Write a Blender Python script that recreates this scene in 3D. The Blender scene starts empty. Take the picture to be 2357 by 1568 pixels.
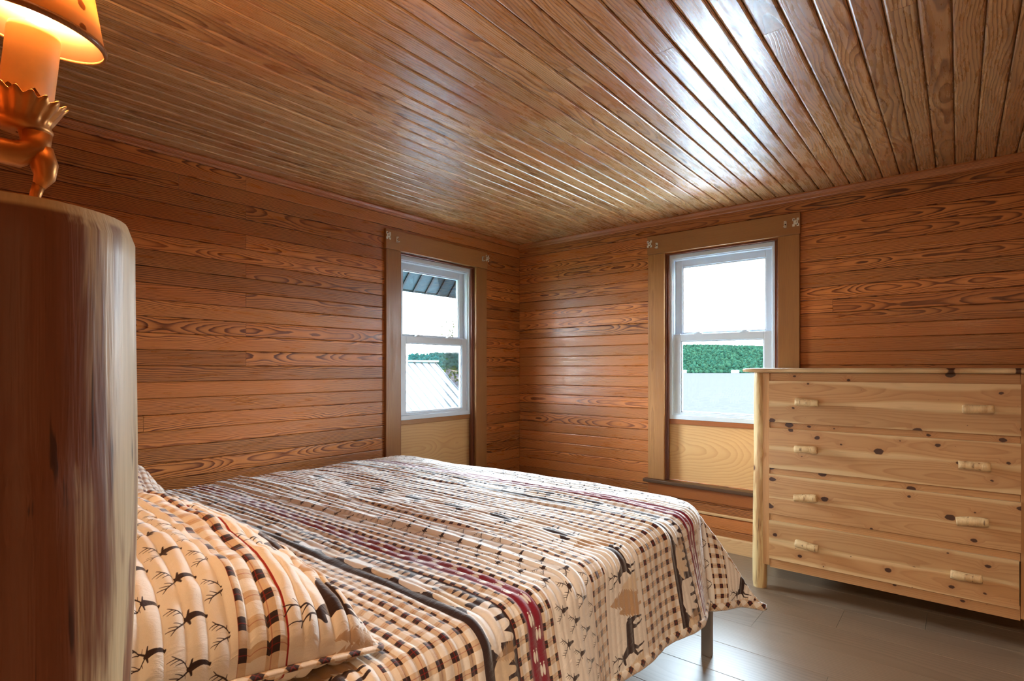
import bpy, bmesh, math, random
import numpy as np
from mathutils import Vector, Matrix

random.seed(7)
rng = np.random.default_rng(11)
sc = bpy.context.scene
COL = sc.collection
H = 1.22                      # eye height
XA, YB, ZC = -2.958, 3.698, 2.289   # left wall plane, far wall plane, ceiling
XR = 1.45                     # right wall plane

# ------------------------------------------------------------------ objects
def link(o, parent=None):
    COL.objects.link(o)
    if parent is not None:
        o.parent = parent
    return o

def thing(name, label, cat, loc=(0, 0, 0), rot=(0, 0, 0), group=None, kind=None):
    o = bpy.data.objects.new(name, None)
    o.empty_display_size = 0.05
    link(o)
    o.location = loc
    o.rotation_euler = rot
    tag(o, label, cat, group, kind)
    return o

def tag(o, label=None, cat=None, group=None, kind=None):
    if label: o['label'] = label
    if cat: o['category'] = cat
    if group: o['group'] = group
    if kind: o['kind'] = kind
    return o

class MB:
    """collects shapes into one mesh, with wood coordinates ('pc') and a random triple ('pr') per piece"""
    def __init__(s):
        s.v = []; s.f = []; s.pc = []; s.pr = []; s.sm = []
    def add(s, verts, faces, pcs=None, pr=None, smooth=False):
        n = len(s.v)
        if pr is None: pr = (random.random(), random.random(), random.random())
        if pcs is None: pcs = verts
        for a, b in zip(verts, pcs):
            s.v.append(tuple(a)); s.pc.append(tuple(b)); s.pr.append(pr)
        for f in faces:
            s.f.append(tuple(i + n for i in f)); s.sm.append(smooth)
        return s
    def build(s, name, mat, parent=None, bevel=0, M=None):
        me = bpy.data.meshes.new(name)
        vs = s.v if M is None else [tuple(M @ Vector(v)) for v in s.v]
        me.from_pydata(vs, [], s.f)
        at = me.attributes.new('pc', 'FLOAT_VECTOR', 'POINT')
        at.data.foreach_set('vector', np.array(s.pc, dtype=np.float32).ravel())
        at = me.attributes.new('pr', 'FLOAT_VECTOR', 'POINT')
        at.data.foreach_set('vector', np.array(s.pr, dtype=np.float32).ravel())
        me.polygons.foreach_set('use_smooth', s.sm)
        bm = bmesh.new(); bm.from_mesh(me)
        bmesh.ops.recalc_face_normals(bm, faces=bm.faces)
        bm.to_mesh(me); bm.free()
        me.materials.append(mat)
        o = bpy.data.objects.new(name, me)
        link(o, parent)
        if bevel:
            m = o.modifiers.new('b', 'BEVEL'); m.width = bevel; m.segments = 2; m.limit_method = 'ANGLE'
        return o
    def box(s, lo, hi, grain=0, pr=None):
        """axis-aligned box; grain = axis of the wood fibre"""
        (x0, y0, z0), (x1, y1, z1) = lo, hi
        V = [(x, y, z) for x in (x0, x1) for y in (y0, y1) for z in (z0, z1)]
        F = [(0, 1, 3, 2), (4, 6, 7, 5), (0, 4, 5, 1), (2, 3, 7, 6), (0, 2, 6, 4), (1, 5, 7, 3)]
        cx = [(lo[k] + hi[k]) / 2 for k in range(3)]
        oth = [k for k in range(3) if k != grain]
        ext = [abs(hi[k] - lo[k]) for k in oth]
        if ext[0] < ext[1]: oth = oth[::-1]
        pcs = [(v[grain], v[oth[0]] - cx[oth[0]], v[oth[1]] - cx[oth[1]]) for v in V]
        return s.add(V, F, pcs, pr)
    def plank(s, a0, a1, b0, b1, fn, t=0.018, c=0.003, pr=None, ends=True, gap=0.0):
        """board with eased long edges. fn(along, across, out) -> point; runs a0..a1, across b0..b1"""
        bc = (b0 + b1) / 2
        b0 += gap; b1 -= gap
        prof = [(b0, -t), (b0, -c), (b0 + c * 0.7, -c * 0.25), (b0 + c * 1.6, 0), (b1 - c * 1.6, 0), (b1 - c * 0.7, -c * 0.25), (b1, -c), (b1, -t)]
        e = 0.0006 if ends else 0
        V = []; PC = []
        for a in (a0 + e, a1 - e):
            for (b, w) in prof:
                V.append(fn(a, b, w)); PC.append((a, b - bc, w))
        n = len(prof)
        F = [(i, (i + 1) % n, n + (i + 1) % n, n + i) for i in range(n)]
        F += [tuple(range(n)), tuple(range(n, 2 * n))]
        return s.add(V, F, PC, pr)
    def tube(s, pts, radii, seg=12, cap=True, pr=None, smooth=True, up=None):
        P = [Vector(p) for p in pts]
        if not hasattr(radii, '__len__'): radii = [radii] * len(P)
        V = []; PC = []; acc = 0
        prev = None
        for i, p in enumerate(P):
            d = (P[min(i + 1, len(P) - 1)] - P[max(i - 1, 0)]).normalized()
            if prev is None:
                u = d.orthogonal().normalized() if up is None else (Vector(up) - d * d.dot(Vector(up))).normalized()
            else:
                u = (prev - d * d.dot(prev)).normalized()
            prev = u
            w = d.cross(u)
            if i: acc += (P[i] - P[i - 1]).length
            for k in range(seg):
                th = 2 * math.pi * k / seg
                r = radii[i]
                q = p + (u * math.cos(th) + w * math.sin(th)) * r
                V.append(tuple(q)); PC.append((acc, r * (math.cos(th)), r * math.sin(th)))
        F = []
        for i in range(len(P) - 1):
            for k in range(seg):
                a = i * seg + k; b = i * seg + (k + 1) % seg
                F.append((a, b, b + seg, a + seg))
        if cap:
            F.append(tuple(range(seg))); F.append(tuple((len(P) - 1) * seg + k for k in range(seg)))
        return s.add(V, F, PC, pr, smooth)
    def lathe(s, prof, seg=32, center=(0, 0, 0), smooth=True, mod=None, close=False):
        V = []; F = []
        for i, (r, z) in enumerate(prof):
            for k in range(seg):
                th = 2 * math.pi * k / seg
                rr, zz = (r, z) if mod is None else mod(r, z, th, i)
                V.append((center[0] + rr * math.cos(th), center[1] + rr * math.sin(th), center[2] + zz))
        n = len(prof)
        for i in range(n if close else n - 1):
            j = (i + 1) % n
            for k in range(seg):
                F.append((i * seg + k, i * seg + (k + 1) % seg, j * seg + (k + 1) % seg, j * seg + k))
        return s.add(V, F, None, None, smooth)

# ------------------------------------------------------------------ node helpers
def srgb(r, g, b):
    def c(x):
        x /= 255.0
        return x / 12.92 if x <= 0.04045 else ((x + 0.055) / 1.055) ** 2.4
    return (c(r), c(g), c(b), 1.0)

class NT:
    def __init__(s, name):
        s.m = bpy.data.materials.new(name); s.m.use_nodes = True
        s.t = s.m.node_tree; s.t.nodes.clear()
        s.out = s.t.nodes.new('ShaderNodeOutputMaterial')
    def n(s, typ, **kw):
        nd = s.t.nodes.new(typ)
        for k, v in kw.items(): setattr(nd, k, v)
        return nd
    def put(s, sock, val):
        if hasattr(val, 'is_output') or isinstance(val, bpy.types.NodeSocket): s.t.links.new(val, sock)
        else:
            try: sock.default_value = val
            except Exception:
                sock.default_value = tuple(val)[:3] if len(val) == 4 else tuple(val) + (1.0,)
    def math(s, op, a, b=None, c=None, clamp=False):
        nd = s.n('ShaderNodeMath', operation=op); nd.use_clamp = clamp
        s.put(nd.inputs[0], a)
        if b is not None: s.put(nd.inputs[1], b)
        if c is not None: s.put(nd.inputs[2], c)
        return nd.outputs[0]
    def xyz(s, x, y, z):
        nd = s.n('ShaderNodeCombineXYZ')
        for i, v in enumerate((x, y, z)): s.put(nd.inputs[i], v)
        return nd.outputs[0]
    def sep(s, v):
        nd = s.n('ShaderNodeSeparateXYZ'); s.put(nd.inputs[0], v)
        return nd.outputs
    def noise(s, vec, scale=1, detail=2, rough=0.5, dist=0.0):
        nd = s.n('ShaderNodeTexNoise'); s.put(nd.inputs['Vector'], vec)
        nd.inputs['Scale'].default_value = scale; nd.inputs['Detail'].default_value = detail
        nd.inputs['Roughness'].default_value = rough; nd.inputs['Distortion'].default_value = dist
        return nd.outputs['Fac']
    def ramp(s, fac, stops, interp='LINEAR'):
        nd = s.n('ShaderNodeValToRGB'); cr = nd.color_ramp; cr.interpolation = interp
        while len(cr.elements) < len(stops): cr.elements.new(0.5)
        for e, (p, c) in zip(cr.elements, stops):
            e.position = p
            e.color = c if hasattr(c, '__len__') else (c, c, c, 1)
        s.put(nd.inputs[0], fac)
        return nd.outputs[0]
    def mix(s, fac, a, b, mode='MIX'):
        nd = s.n('ShaderNodeMix', data_type='RGBA', blend_type=mode)
        s.put(nd.inputs[0], fac); s.put(nd.inputs[6], a); s.put(nd.inputs[7], b)
        return nd.outputs[2]
    def attr(s, name):
        nd = s.n('ShaderNodeAttribute'); nd.attribute_name = name
        return nd.outputs['Vector']
    def maprange(s, v, a, b, c, d, smooth=False):
        nd = s.n('ShaderNodeMapRange')
        if smooth: nd.interpolation_type = 'SMOOTHSTEP'
        s.put(nd.inputs[0], v)
        for i, x in enumerate((a, b, c, d)): s.put(nd.inputs[i + 1], x)
        return nd.outputs[0]
    def bump(s, h, strength=0.3, dist=0.002):
        nd = s.n('ShaderNodeBump'); s.put(nd.inputs['Height'], h)
        nd.inputs['Strength'].default_value = strength; nd.inputs['Distance'].default_value = dist
        return nd.outputs[0]
    def bsdf(s, color, rough=0.5, normal=None, metallic=0, spec=0.5, coat=0, coat_rough=0.1, **kw):
        b = s.n('ShaderNodeBsdfPrincipled')
        s.put(b.inputs['Base Color'], color); s.put(b.inputs['Roughness'], rough)
        b.inputs['Metallic'].default_value = metallic
        s.put(b.inputs['Specular IOR Level'], spec)
        b.inputs['Coat Weight'].default_value = coat; b.inputs['Coat Roughness'].default_value = coat_rough
        if normal is not None: s.put(b.inputs['Normal'], normal)
        for k, v in kw.items(): s.put(b.inputs[k], v)
        s.t.links.new(b.outputs[0], s.out.inputs[0])
        return b

def mat_plain(name, col, rough=0.5, metallic=0, spec=0.5, var=0.06, bump=0.0, bscale=200):
    t = NT(name)
    tc = t.n('ShaderNodeTexCoord').outputs['Object']
    nz = t.noise(tc, 14, 4, 0.6)
    c = t.mix(1.0, col, t.ramp(nz, [(0.25, 1 - var * 2), (0.75, 1.0)]), 'MULTIPLY')
    nrm = t.bump(t.noise(tc, bscale, 3), bump, 0.001) if bump else None
    t.bsdf(c, rough, nrm, metallic, spec)
    return t.m

def mat_wood(name, light, mid, dark, ring=170, spread=0.12, depth=0.03, wob=0.05, contrast=1.0, pv=0.25,
             rough=0.35, spec=0.5, bump=0.25, knots=0.0, knotcol=None, blotch=None, blotch_scale=1.5, blotch_amt=0.5,
             fibre=0.25, coat=0.0, coat_rough=0.15, huev=0.3, light2=None, sap=None, amber=None, wear=0.0):
    """plain-sawn softwood: the growth rings of a log cut by the board's face"""
    t = NT(name)
    x, y, z = t.sep(t.attr('pc'))
    r1, r2, r3 = t.sep(t.attr('pr'))
    xs = t.math('ADD', x, t.math('MULTIPLY', r1, 61.0))
    yk = y
    kmask = None
    if knots:
        vv = t.xyz(t.math('MULTIPLY', xs, 8.0), t.math('MULTIPLY_ADD', y, 11.0, t.math('MULTIPLY', r2, 33.0)), 0.0)
        vor = t.n('ShaderNodeTexVoronoi', voronoi_dimensions='2D', feature='F1')
        t.put(vor.inputs['Vector'], vv); vor.inputs['Scale'].default_value = 1.0; vor.inputs['Randomness'].default_value = 1.0
        dk = t.math('ADD', vor.outputs['Distance'], t.math('MULTIPLY', t.math('SUBTRACT', t.noise(vv, 6, 3), 0.5), 0.10))
        rs = t.sep(vor.outputs['Color'])[0]
        size = t.math('MULTIPLY', t.maprange(rs, 0.58, 1.0, 0.0, 1.0), knots)
        kmask = t.maprange(t.math('SUBTRACT', dk, size), -0.015, 0.02, 1.0, 0.0, True)
        halo = t.maprange(t.math('SUBTRACT', dk, size), 0.0, 0.28, 1.0, 0.0, True)
        halo = t.math('MULTIPLY', halo, t.math('GREATER_THAN', size, 0.02))
        yk = t.math('ADD', y, t.math('MULTIPLY', halo, 0.022))
    n1 = t.noise(t.xyz(t.math('MULTIPLY', xs, 1.3), t.math('MULTIPLY', r2, 40.0), 0.0), 1.0, 2, 0.5)
    n2 = t.noise(t.xyz(t.math('MULTIPLY', xs, 3.2), t.math('MULTIPLY', y, 14.0), t.math('MULTIPLY', r3, 20.0)), 1.0, 3, 0.55)
    n3 = t.noise(t.xyz(t.math('MULTIPLY', xs, 14.0), t.math('MULTIPLY', y, 60.0), t.math('MULTIPLY', r3, 20.0)), 1.0, 2, 0.5)
    yc = t.math('MULTIPLY', t.math('SUBTRACT', r3, 0.5), spread * 2)
    yy = t.math('ADD', t.math('SUBTRACT', yk, yc), t.math('MULTIPLY', t.math('SUBTRACT', n2, 0.5), 0.028))
    zc = t.math('ADD', t.math('MULTIPLY_ADD', r2, depth, 0.010), t.math('MULTIPLY', t.math('SUBTRACT', n1, 0.35), wob * 2))
    zc = t.math('ADD', zc, z)
    rad = t.math('SQRT', t.math('ADD', t.math('MULTIPLY', yy, yy), t.math('MULTIPLY', zc, zc)))
    rad = t.math('ADD', rad, t.math('MULTIPLY', t.math('SUBTRACT', n3, 0.5), 0.0022))
    ph = t.math('FRACT', t.math('MULTIPLY', rad, t.math('MULTIPLY_ADD', r1, ring * 0.5, ring * 0.75)))
    g = t.ramp(ph, [(0.0, 0.0), (0.12, 0.05), (0.5, 0.22), (0.78, 0.75), (0.90, 1.0), (1.0, 0.0)])
    fib = t.noise(t.xyz(t.math('MULTIPLY', xs, 7.0), t.math('MULTIPLY', y, 420.0), r2), 1.0, 3, 0.6)
    base = light
    if light2 is not None: base = t.mix(t.math('MULTIPLY', r2, 1.0), light, light2)
    c = t.mix(t.math('MULTIPLY', t.math('MULTIPLY', g, contrast), 1.0, clamp=True), base, dark)
    big = t.noise(t.xyz(t.math('MULTIPLY', xs, 1.2), t.math('MULTIPLY', y, 7.0), t.math('MULTIPLY', r1, 9.0)), 1.0, 3, 0.55)
    c = t.mix(t.math('MULTIPLY', t.maprange(big, 0.35, 0.7, 0.0, 1.0), huev), c, mid)
    if sap is not None:
        sm = t.maprange(t.math('ADD', t.math('ABSOLUTE', y), t.math('MULTIPLY', t.math('SUBTRACT', n1, 0.5), 0.10)), 0.035, 0.05, 0.0, 1.0, True)
        c = t.mix(t.math('MULTIPLY', sm, 0.8), c, sap)
    c = t.mix(1.0, c, t.ramp(fib, [(0.2, 1 - fibre), (0.8, 1.0)]), 'MULTIPLY')
    pvn = t.maprange(r1, 0, 1, 1 - pv, 1 + pv * 0.35)
    c = t.mix(1.0, c, t.xyz(pvn, pvn, pvn), 'MULTIPLY')
    rr = rough
    if blotch is not None:
        tc = t.n('ShaderNodeTexCoord').outputs['Object']
        bn = t.noise(t.xyz(t.math('MULTIPLY', xs, 1.6), t.math('MULTIPLY', y, 13.0), t.math('MULTIPLY', r3, 31.0)), blotch_scale, 4, 0.6, 0.6)
        bm_ = t.maprange(bn, 0.54, 0.66, 0.0, 1.0, True)
        c = t.mix(t.math('MULTIPLY', bm_, blotch_amt), c, blotch)
    if amber is not None:
        tc2 = t.n('ShaderNodeTexCoord').outputs['Object']
        an = t.maprange(t.noise(tc2, 1.1, 3, 0.55, 0.8), 0.52, 0.64, 0.0, 1.0, True)
        c = t.mix(t.math('MULTIPLY', an, 0.45), c, amber)
    if kmask is not None:
        c = t.mix(t.math('MULTIPLY', halo, 0.35), c, dark)
        c = t.mix(kmask, c, knotcol)
    if wear:
        tc3 = t.n('ShaderNodeTexCoord').outputs['Object']
        wn = t.noise(t.xyz(t.math('MULTIPLY', xs, 3.0), t.math('MULTIPLY', y, 26.0), t.math('MULTIPLY', r2, 17.0)), 1.6, 5, 0.7)
        rr = t.math('ADD', rough, t.maprange(wn, 0.35, 0.7, -wear * 0.5, wear))
    h = t.math('ADD', t.math('MULTIPLY', g, -0.6), t.math('MULTIPLY', fib, 0.5))
    nrm = t.bump(h, bump, 0.0012)
    # varnish level wanders a little along every board
    t.bsdf(c, rr, nrm, 0, spec, coat, coat_rough)
    return t.m

# ------------------------------------------------------------------ materials
M = {}
M['wall'] = mat_wood('oiled_pine_wall', srgb(226, 150, 82), srgb(198, 116, 58), srgb(88, 38, 18), ring=180, spread=0.10, depth=0.05, wob=0.05,
                     contrast=1.25, pv=0.32, rough=0.32, spec=0.5, bump=0.14, huev=0.55, light2=srgb(208, 130, 68), wear=0.16)
M['ceil'] = mat_wood('varnished_pine_ceiling', srgb(226, 182, 124), srgb(200, 146, 92), srgb(108, 68, 40), ring=120, spread=0.10, depth=0.05, wob=0.06,
                     contrast=0.9, pv=0.24, rough=0.27, spec=0.8, bump=0.13, huev=0.45, light2=srgb(214, 164, 108),
                     blotch=srgb(112, 88, 66), blotch_amt=0.32, amber=srgb(160, 86, 30), wear=0.15)
M['casing'] = mat_wood('old_fir_casing', srgb(178, 126, 72), srgb(150, 98, 54), srgb(112, 68, 36), ring=260, spread=0.2, depth=0.06, wob=0.01,
                       contrast=0.45, pv=0.15, rough=0.34, spec=0.5, bump=0.12, huev=0.6, wear=0.12)
M['jamb'] = mat_wood('dark_red_jamb', srgb(118, 62, 34), srgb(92, 44, 26), srgb(66, 28, 16), ring=240, contrast=0.4, rough=0.3)
M['apron'] = mat_wood('orange_fir_apron', srgb(172, 100, 44), srgb(146, 78, 34), srgb(112, 52, 20), ring=220, spread=0.2, wob=0.01, contrast=0.5, rough=0.35, pv=0.1)
M['stool'] = mat_wood('dark_stool', srgb(96, 66, 42), srgb(76, 50, 34), srgb(52, 32, 20), ring=220, spread=0.2, wob=0.01, contrast=0.5, rough=0.35, pv=0.1)
M['ply'] = mat_wood('birch_plywood', srgb(214, 172, 116), srgb(200, 152, 94), srgb(168, 112, 60), ring=55, spread=0.05, depth=0.10, wob=0.28,
                    contrast=0.40, pv=0.08, rough=0.45, bump=0.05, huev=0.35, fibre=0.10)
M['pine'] = mat_wood('raw_pine_trim', srgb(222, 184, 134), srgb(206, 160, 106), srgb(176, 122, 72), ring=170, contrast=0.5, rough=0.5, pv=0.1)
M['cedar'] = mat_wood('knotty_cedar', srgb(214, 172, 120), srgb(194, 144, 94), srgb(166, 112, 68), ring=120, spread=0.16, depth=0.05, wob=0.05,
                      contrast=0.55, pv=0.16, rough=0.42, bump=0.08, knots=0.17, knotcol=srgb(70, 38, 22), huev=0.55, fibre=0.12,
                      light2=srgb(204, 156, 104), sap=srgb(230, 200, 150))
M['cedarplain'] = mat_wood('clear_cedar', srgb(206, 158, 104), srgb(192, 136, 84), srgb(170, 108, 62), ring=160, spread=0.2, wob=0.01, contrast=0.4, rough=0.45, pv=0.06)
M['floor'] = mat_wood('grey_brown_floor', srgb(156, 134, 110), srgb(134, 113, 91), srgb(104, 86, 68), ring=70, spread=0.16, depth=0.10, wob=0.05,
                      contrast=0.45, pv=0.12, rough=0.43, spec=0.9, bump=0.10, huev=0.5, fibre=0.22)

def mat_log(name, pale, brown, dark, zscale=1.0, amt=0.5, rough=0.38, knots=True, th=0.5, side=None, kn=0.17, zcut=0):
    t = NT(name)
    tc = t.n('ShaderNodeTexCoord').outputs['Object']
    x, y, z = t.sep(tc)
    def st(f, fz): return t.xyz(t.math('MULTIPLY', x, f), t.math('MULTIPLY', y, f), t.math('MULTIPLY', z, fz * zscale))
    a = t.noise(st(30, 2.2), 1, 4, 0.6, 0.4)
    b = t.noise(st(85, 3.0), 1, 3, 0.6, 0.5)
    fibre = t.noise(st(260, 5.0), 1, 2, 0.5)
    if side is not None:          # shade painted brown into one flank: (centre x, centre y, direction x, direction y, strength)
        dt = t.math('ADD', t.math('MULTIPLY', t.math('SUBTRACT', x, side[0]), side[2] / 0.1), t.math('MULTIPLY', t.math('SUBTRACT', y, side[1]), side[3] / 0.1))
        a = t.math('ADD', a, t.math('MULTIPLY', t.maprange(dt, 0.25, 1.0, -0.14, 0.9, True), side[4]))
    c = t.mix(t.maprange(a, th - 0.06, th + 0.12, 0, amt, True), pale, brown)
    c = t.mix(t.maprange(b, 0.60, 0.68, 0, 0.75, True), c, dark)
    if zcut: c = t.mix(t.maprange(z, zcut - 0.012, zcut - 0.006, 0, 1, True), c, pale)      # clean sawn end
    c = t.mix(1.0, c, t.ramp(fibre, [(0.25, 0.84), (0.75, 1.0)]), 'MULTIPLY')
    if knots:
        vor = t.n('ShaderNodeTexVoronoi', voronoi_dimensions='3D', feature='F1')
        t.put(vor.inputs['Vector'], st(9, 5.5)); vor.inputs['Scale'].default_value = 1.0
        rs = t.sep(vor.outputs['Color'])[0]
        dk = t.math('SUBTRACT', vor.outputs['Distance'], t.math('MULTIPLY', rs, kn))
        c = t.mix(t.maprange(dk, 0.0, 0.10, 0.55, 0.0, True), c, brown)
        c = t.mix(t.maprange(dk, -0.02, 0.02, 1.0, 0.0, True), c, dark)
    nrm = t.bump(t.math('ADD', t.math('MULTIPLY', a, 1.0), t.math('MULTIPLY', b, 0.6)), 0.35, 0.004)
    t.bsdf(c, rough, nrm, 0, 0.5)
    return t.m
M['log'] = mat_log('peeled_log', srgb(206, 178, 130), srgb(122, 66, 32), srgb(48, 28, 18), 1.0, 0.85, 0.28, th=0.47)
M['logpost'] = mat_log('shaded_peeled_log', srgb(206, 184, 142), srgb(112, 54, 26), srgb(40, 22, 14), 1.0, 0.92, 0.42, th=0.52, side=(-0.720 + 1.80, 0.104 - 1.2, 0.80, -0.60, 0.30), kn=0.10, zcut=1.372)  # flank towards the doorway carries painted shade in its brown
M['logthin'] = mat_log('peeled_thin_log', srgb(226, 200, 146), srgb(176, 118, 62), srgb(84, 48, 28), 1.4, 0.7, 0.42, th=0.50)
M['stick'] = mat_log('peeled_stick', srgb(232, 204, 154), srgb(186, 136, 84), srgb(104, 62, 36), 1.0, 0.5, 0.5, knots=False)

M['vinyl'] = mat_plain('white_vinyl', srgb(206, 220, 232), 0.32, 0, 0.5, 0.02)
M['nickel'] = mat_plain('bracket_metal', srgb(226, 226, 214), 0.4, 0.2, 0.5, 0.12)
M['hole'] = mat_plain('dark_recess', srgb(24, 20, 18), 0.8)
M['steel'] = mat_plain('grey_steel', srgb(160, 158, 156), 0.42, 0.2, 0.5, 0.10)
M['plaster'] = mat_plain('hall_paint', srgb(214, 196, 170), 0.8)
M['mattress'] = mat_plain('mattress_ticking', srgb(222, 216, 206), 0.9)
M['brass'] = mat_plain('aged_brass', srgb(196, 132, 66), 0.36, 0.65, 0.5, 0.15)

def mat_glass():
    t = NT('window_glass')
    fr = t.n('ShaderNodeFresnel'); fr.inputs[0].default_value = 1.45
    tr = t.n('ShaderNodeBsdfTransparent'); tr.inputs[0].default_value = (0.95, 0.98, 0.97, 1)
    gl = t.n('ShaderNodeBsdfGlossy'); gl.inputs['Roughness'].default_value = 0.02
    mx = t.n('ShaderNodeMixShader')
    t.t.links.new(t.math('MULTIPLY', fr.outputs[0], 0.8), mx.inputs[0])
    t.t.links.new(tr.outputs[0], mx.inputs[1]); t.t.links.new(gl.outputs[0], mx.inputs[2])
    t.t.links.new(mx.outputs[0], t.out.inputs[0])
    return t.m
M['glass'] = mat_glass()

# ------------------------------------------------------------------ room shell
def plankwall(name, fn, a0, a1, z0, z1, w, first, holes, mat, joints, phase=0.0, t=0.018):
    """horizontal boards from z0 to z1; holes = (a, b, zlo, zhi) left open"""
    mb = MB()
    zs = [z0]; zz = first
    while zz < z1 - 0.004:
        if zz > z0 + 0.004: zs.append(zz)
        zz += w
    zs.append(z1)
    for i in range(len(zs) - 1):
        b0, b1 = zs[i], zs[i + 1]
        cuts = sorted(set([a0, a1] + [j for j in joints(i, b0)]))
        for k in range(len(cuts) - 1):
            pr = (random.random(), random.random(), random.random())
            segs = [(cuts[k], cuts[k + 1], b0, b1)]
            for (ha, hb, hl, hh) in holes:
                new = []
                for (p, q, lo, hi) in segs:
                    if hi <= hl + 1e-5 or lo >= hh - 1e-5 or q <= ha or p >= hb:
                        new.append((p, q, lo, hi)); continue
                    if p < ha: new.append((p, ha, lo, hi))
                    if q > hb: new.append((hb, q, lo, hi))
                    if lo < hl - 0.003: new.append((max(p, ha), min(q, hb), lo, hl))
                    if hi > hh + 0.003: new.append((max(p, ha), min(q, hb), hh, hi))
                segs = new
            for (p, q, lo, hi) in segs:
                if q - p > 0.002: mb.plank(p, q, lo, hi, fn, t, 0.0028, pr, gap=0.0008)
    return mb

# window openings (centre along the wall, sill bottom, head)
W1C, W2C, OPW = 2.752, -1.250, 0.752
OZ0, OZ1 = 0.423, 2.030
PW = 0.0785

def jA(i, b):
    js = []
    if b > 1.08 and i % 2 == 0: js.append(1.346)
    if 0.5 < b < 1.08 and i % 3 == 0: js.append(0.871)
    if b > 2.0 and i % 2 == 1: js.append(1.02)
    return js
wl = plankwall('wall_left', lambda a, b, w: (XA + w, a, b), 0.0, YB, 0.0, ZC, PW, 0.682 - 8 * PW,
               [(W1C - OPW / 2, W1C + OPW / 2, OZ0, OZ1)], M['wall'], jA)
rnd_seed = random.Random(5)
def jB(i, b):
    return [{2: -0.55, 5: -0.62, 9: -0.25, 14: 0.3, 20: -0.58, 25: -2.55, 27: -1.30}.get(i, 0.9 + 0.1 * (i % 3))]
wb = plankwall('wall_back', lambda a, b, w: (a, YB - w, b), XA, XR, 0.0, ZC, PW, 0.06,
               [(W2C - OPW / 2, W2C + OPW / 2, OZ0, OZ1)], M['wall'], jB)
def shell(mb, lo, hi):
    mb.box(lo, hi, 0)
# sheathing behind the boards, split round each opening
T0, T1 = 0.0185, 0.145
def sheath_x(mb, c):
    y0, y1 = W1C - OPW / 2, W1C + OPW / 2
    for lo, hi in (((-0.12, 0), (y0, ZC + 0.018)), ((y1, 0), (YB + T1, ZC + 0.018)), ((y0, 0), (y1, OZ0)), ((y0, OZ1), (y1, ZC + 0.018))):
        mb.box((XA - T1, lo[0], lo[1]), (XA - T0, hi[0], hi[1]), 1)
def sheath_y(mb):
    x0, x1 = W2C - OPW / 2, W2C + OPW / 2
    for lo, hi in (((XA - T0, 0), (x0, ZC + 0.018)), ((x1, 0), (XR + T1, ZC + 0.018)), ((x0, 0), (x1, OZ0)), ((x0, OZ1), (x1, ZC + 0.018))):
        mb.box((lo[0], YB + T0, lo[1]), (hi[0], YB + T1, hi[1]), 0)
sheath_x(wl, 0); sheath_y(wb)
tag(wl.build('wall_left', M['wall']), kind='structure')
tag(wb.build('wall_back', M['wall']), kind='structure')
wr = plankwall('wall_right', lambda a, b, w: (XR - w, a, b), 0.0, YB, 0.0, ZC, PW, 0.06, [], M['wall'], lambda i, b: [1.2 + (i % 3) * 0.6])
wr.box((XR + T0, -0.12, 0), (XR + T1, YB + T0, ZC + 0.018), 1)
tag(wr.build('wall_right', M['wall']), kind='structure')
DX0, DX1, DZ = -0.42, 0.52, 2.03
wf = plankwall('wall_front', lambda a, b, w: (a, 0.0 + w, b), XA, XR, 0.0, ZC, PW, 0.06, [(DX0, DX1, -0.01, DZ)], M['wall'], lambda i, b: [-1.9 + (i % 3) * 0.5])
wf.box((XA - T1, -0.12, 0), (DX0, -T0, ZC + 0.018), 0); wf.box((DX1, -0.12, 0), (XR, -T0, ZC + 0.018), 0); wf.box((DX0, -0.12, DZ), (DX1, -T0, ZC + 0.018), 0)
tag(wf.build('wall_front', M['wall']), kind='structure')

cb = MB()
xg = -0.096 - 37 * 0.0790
k = 0
while xg < XR:
    x0, x1 = max(xg, XA), min(xg + 0.0790, XR)
    if x1 - x0 > 0.004:
        js = [0.0, YB] if k % 4 else [0.0, 0.9 + (k * 0.53) % 2.0, YB]
        for a, b in zip(js[:-1], js[1:]):
            cb.plank(a, b, x0, x1, lambda al, ac, w: (ac, al, ZC - w), 0.018, 0.0046, gap=0.0020)
    xg += 0.0790; k += 1
cb.box((XA - T1, -0.12, ZC + 0.0185), (XR + T1, YB + T1, ZC + 0.12), 1)
tag(cb.build('ceiling', M['ceil']), kind='structure')

fb = MB()
yg = 2.453 - 11 * 0.2425; r = 0
offs = {10: -0.40, 11: -0.95, 12: -0.76, 13: -0.447, 14: -0.123, 15: 0.3}
while yg < YB:
    y0, y1 = max(yg, -1.9), min(yg + 0.2425, YB)
    j0 = offs.get(r, (r * 0.47) % 1.2)
    xs_ = [XA] + [x for x in [j0 + 1.22 * kk for kk in range(-4, 4)] if XA + 0.02 < x < XR - 0.02] + [XR]
    for a, b in zip(xs_[:-1], xs_[1:]):
        fb.plank(a, b, y0, y1, lambda al, ac, w: (al, ac, w), 0.012, 0.0012, gap=0.0004)
    yg += 0.2425; r += 1
fb.box((XA - T1, -2.0, -0.10), (XR + T1, YB + T1, -0.0125), 0)
tag(fb.build('floor', M['floor']), kind='structure')

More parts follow.
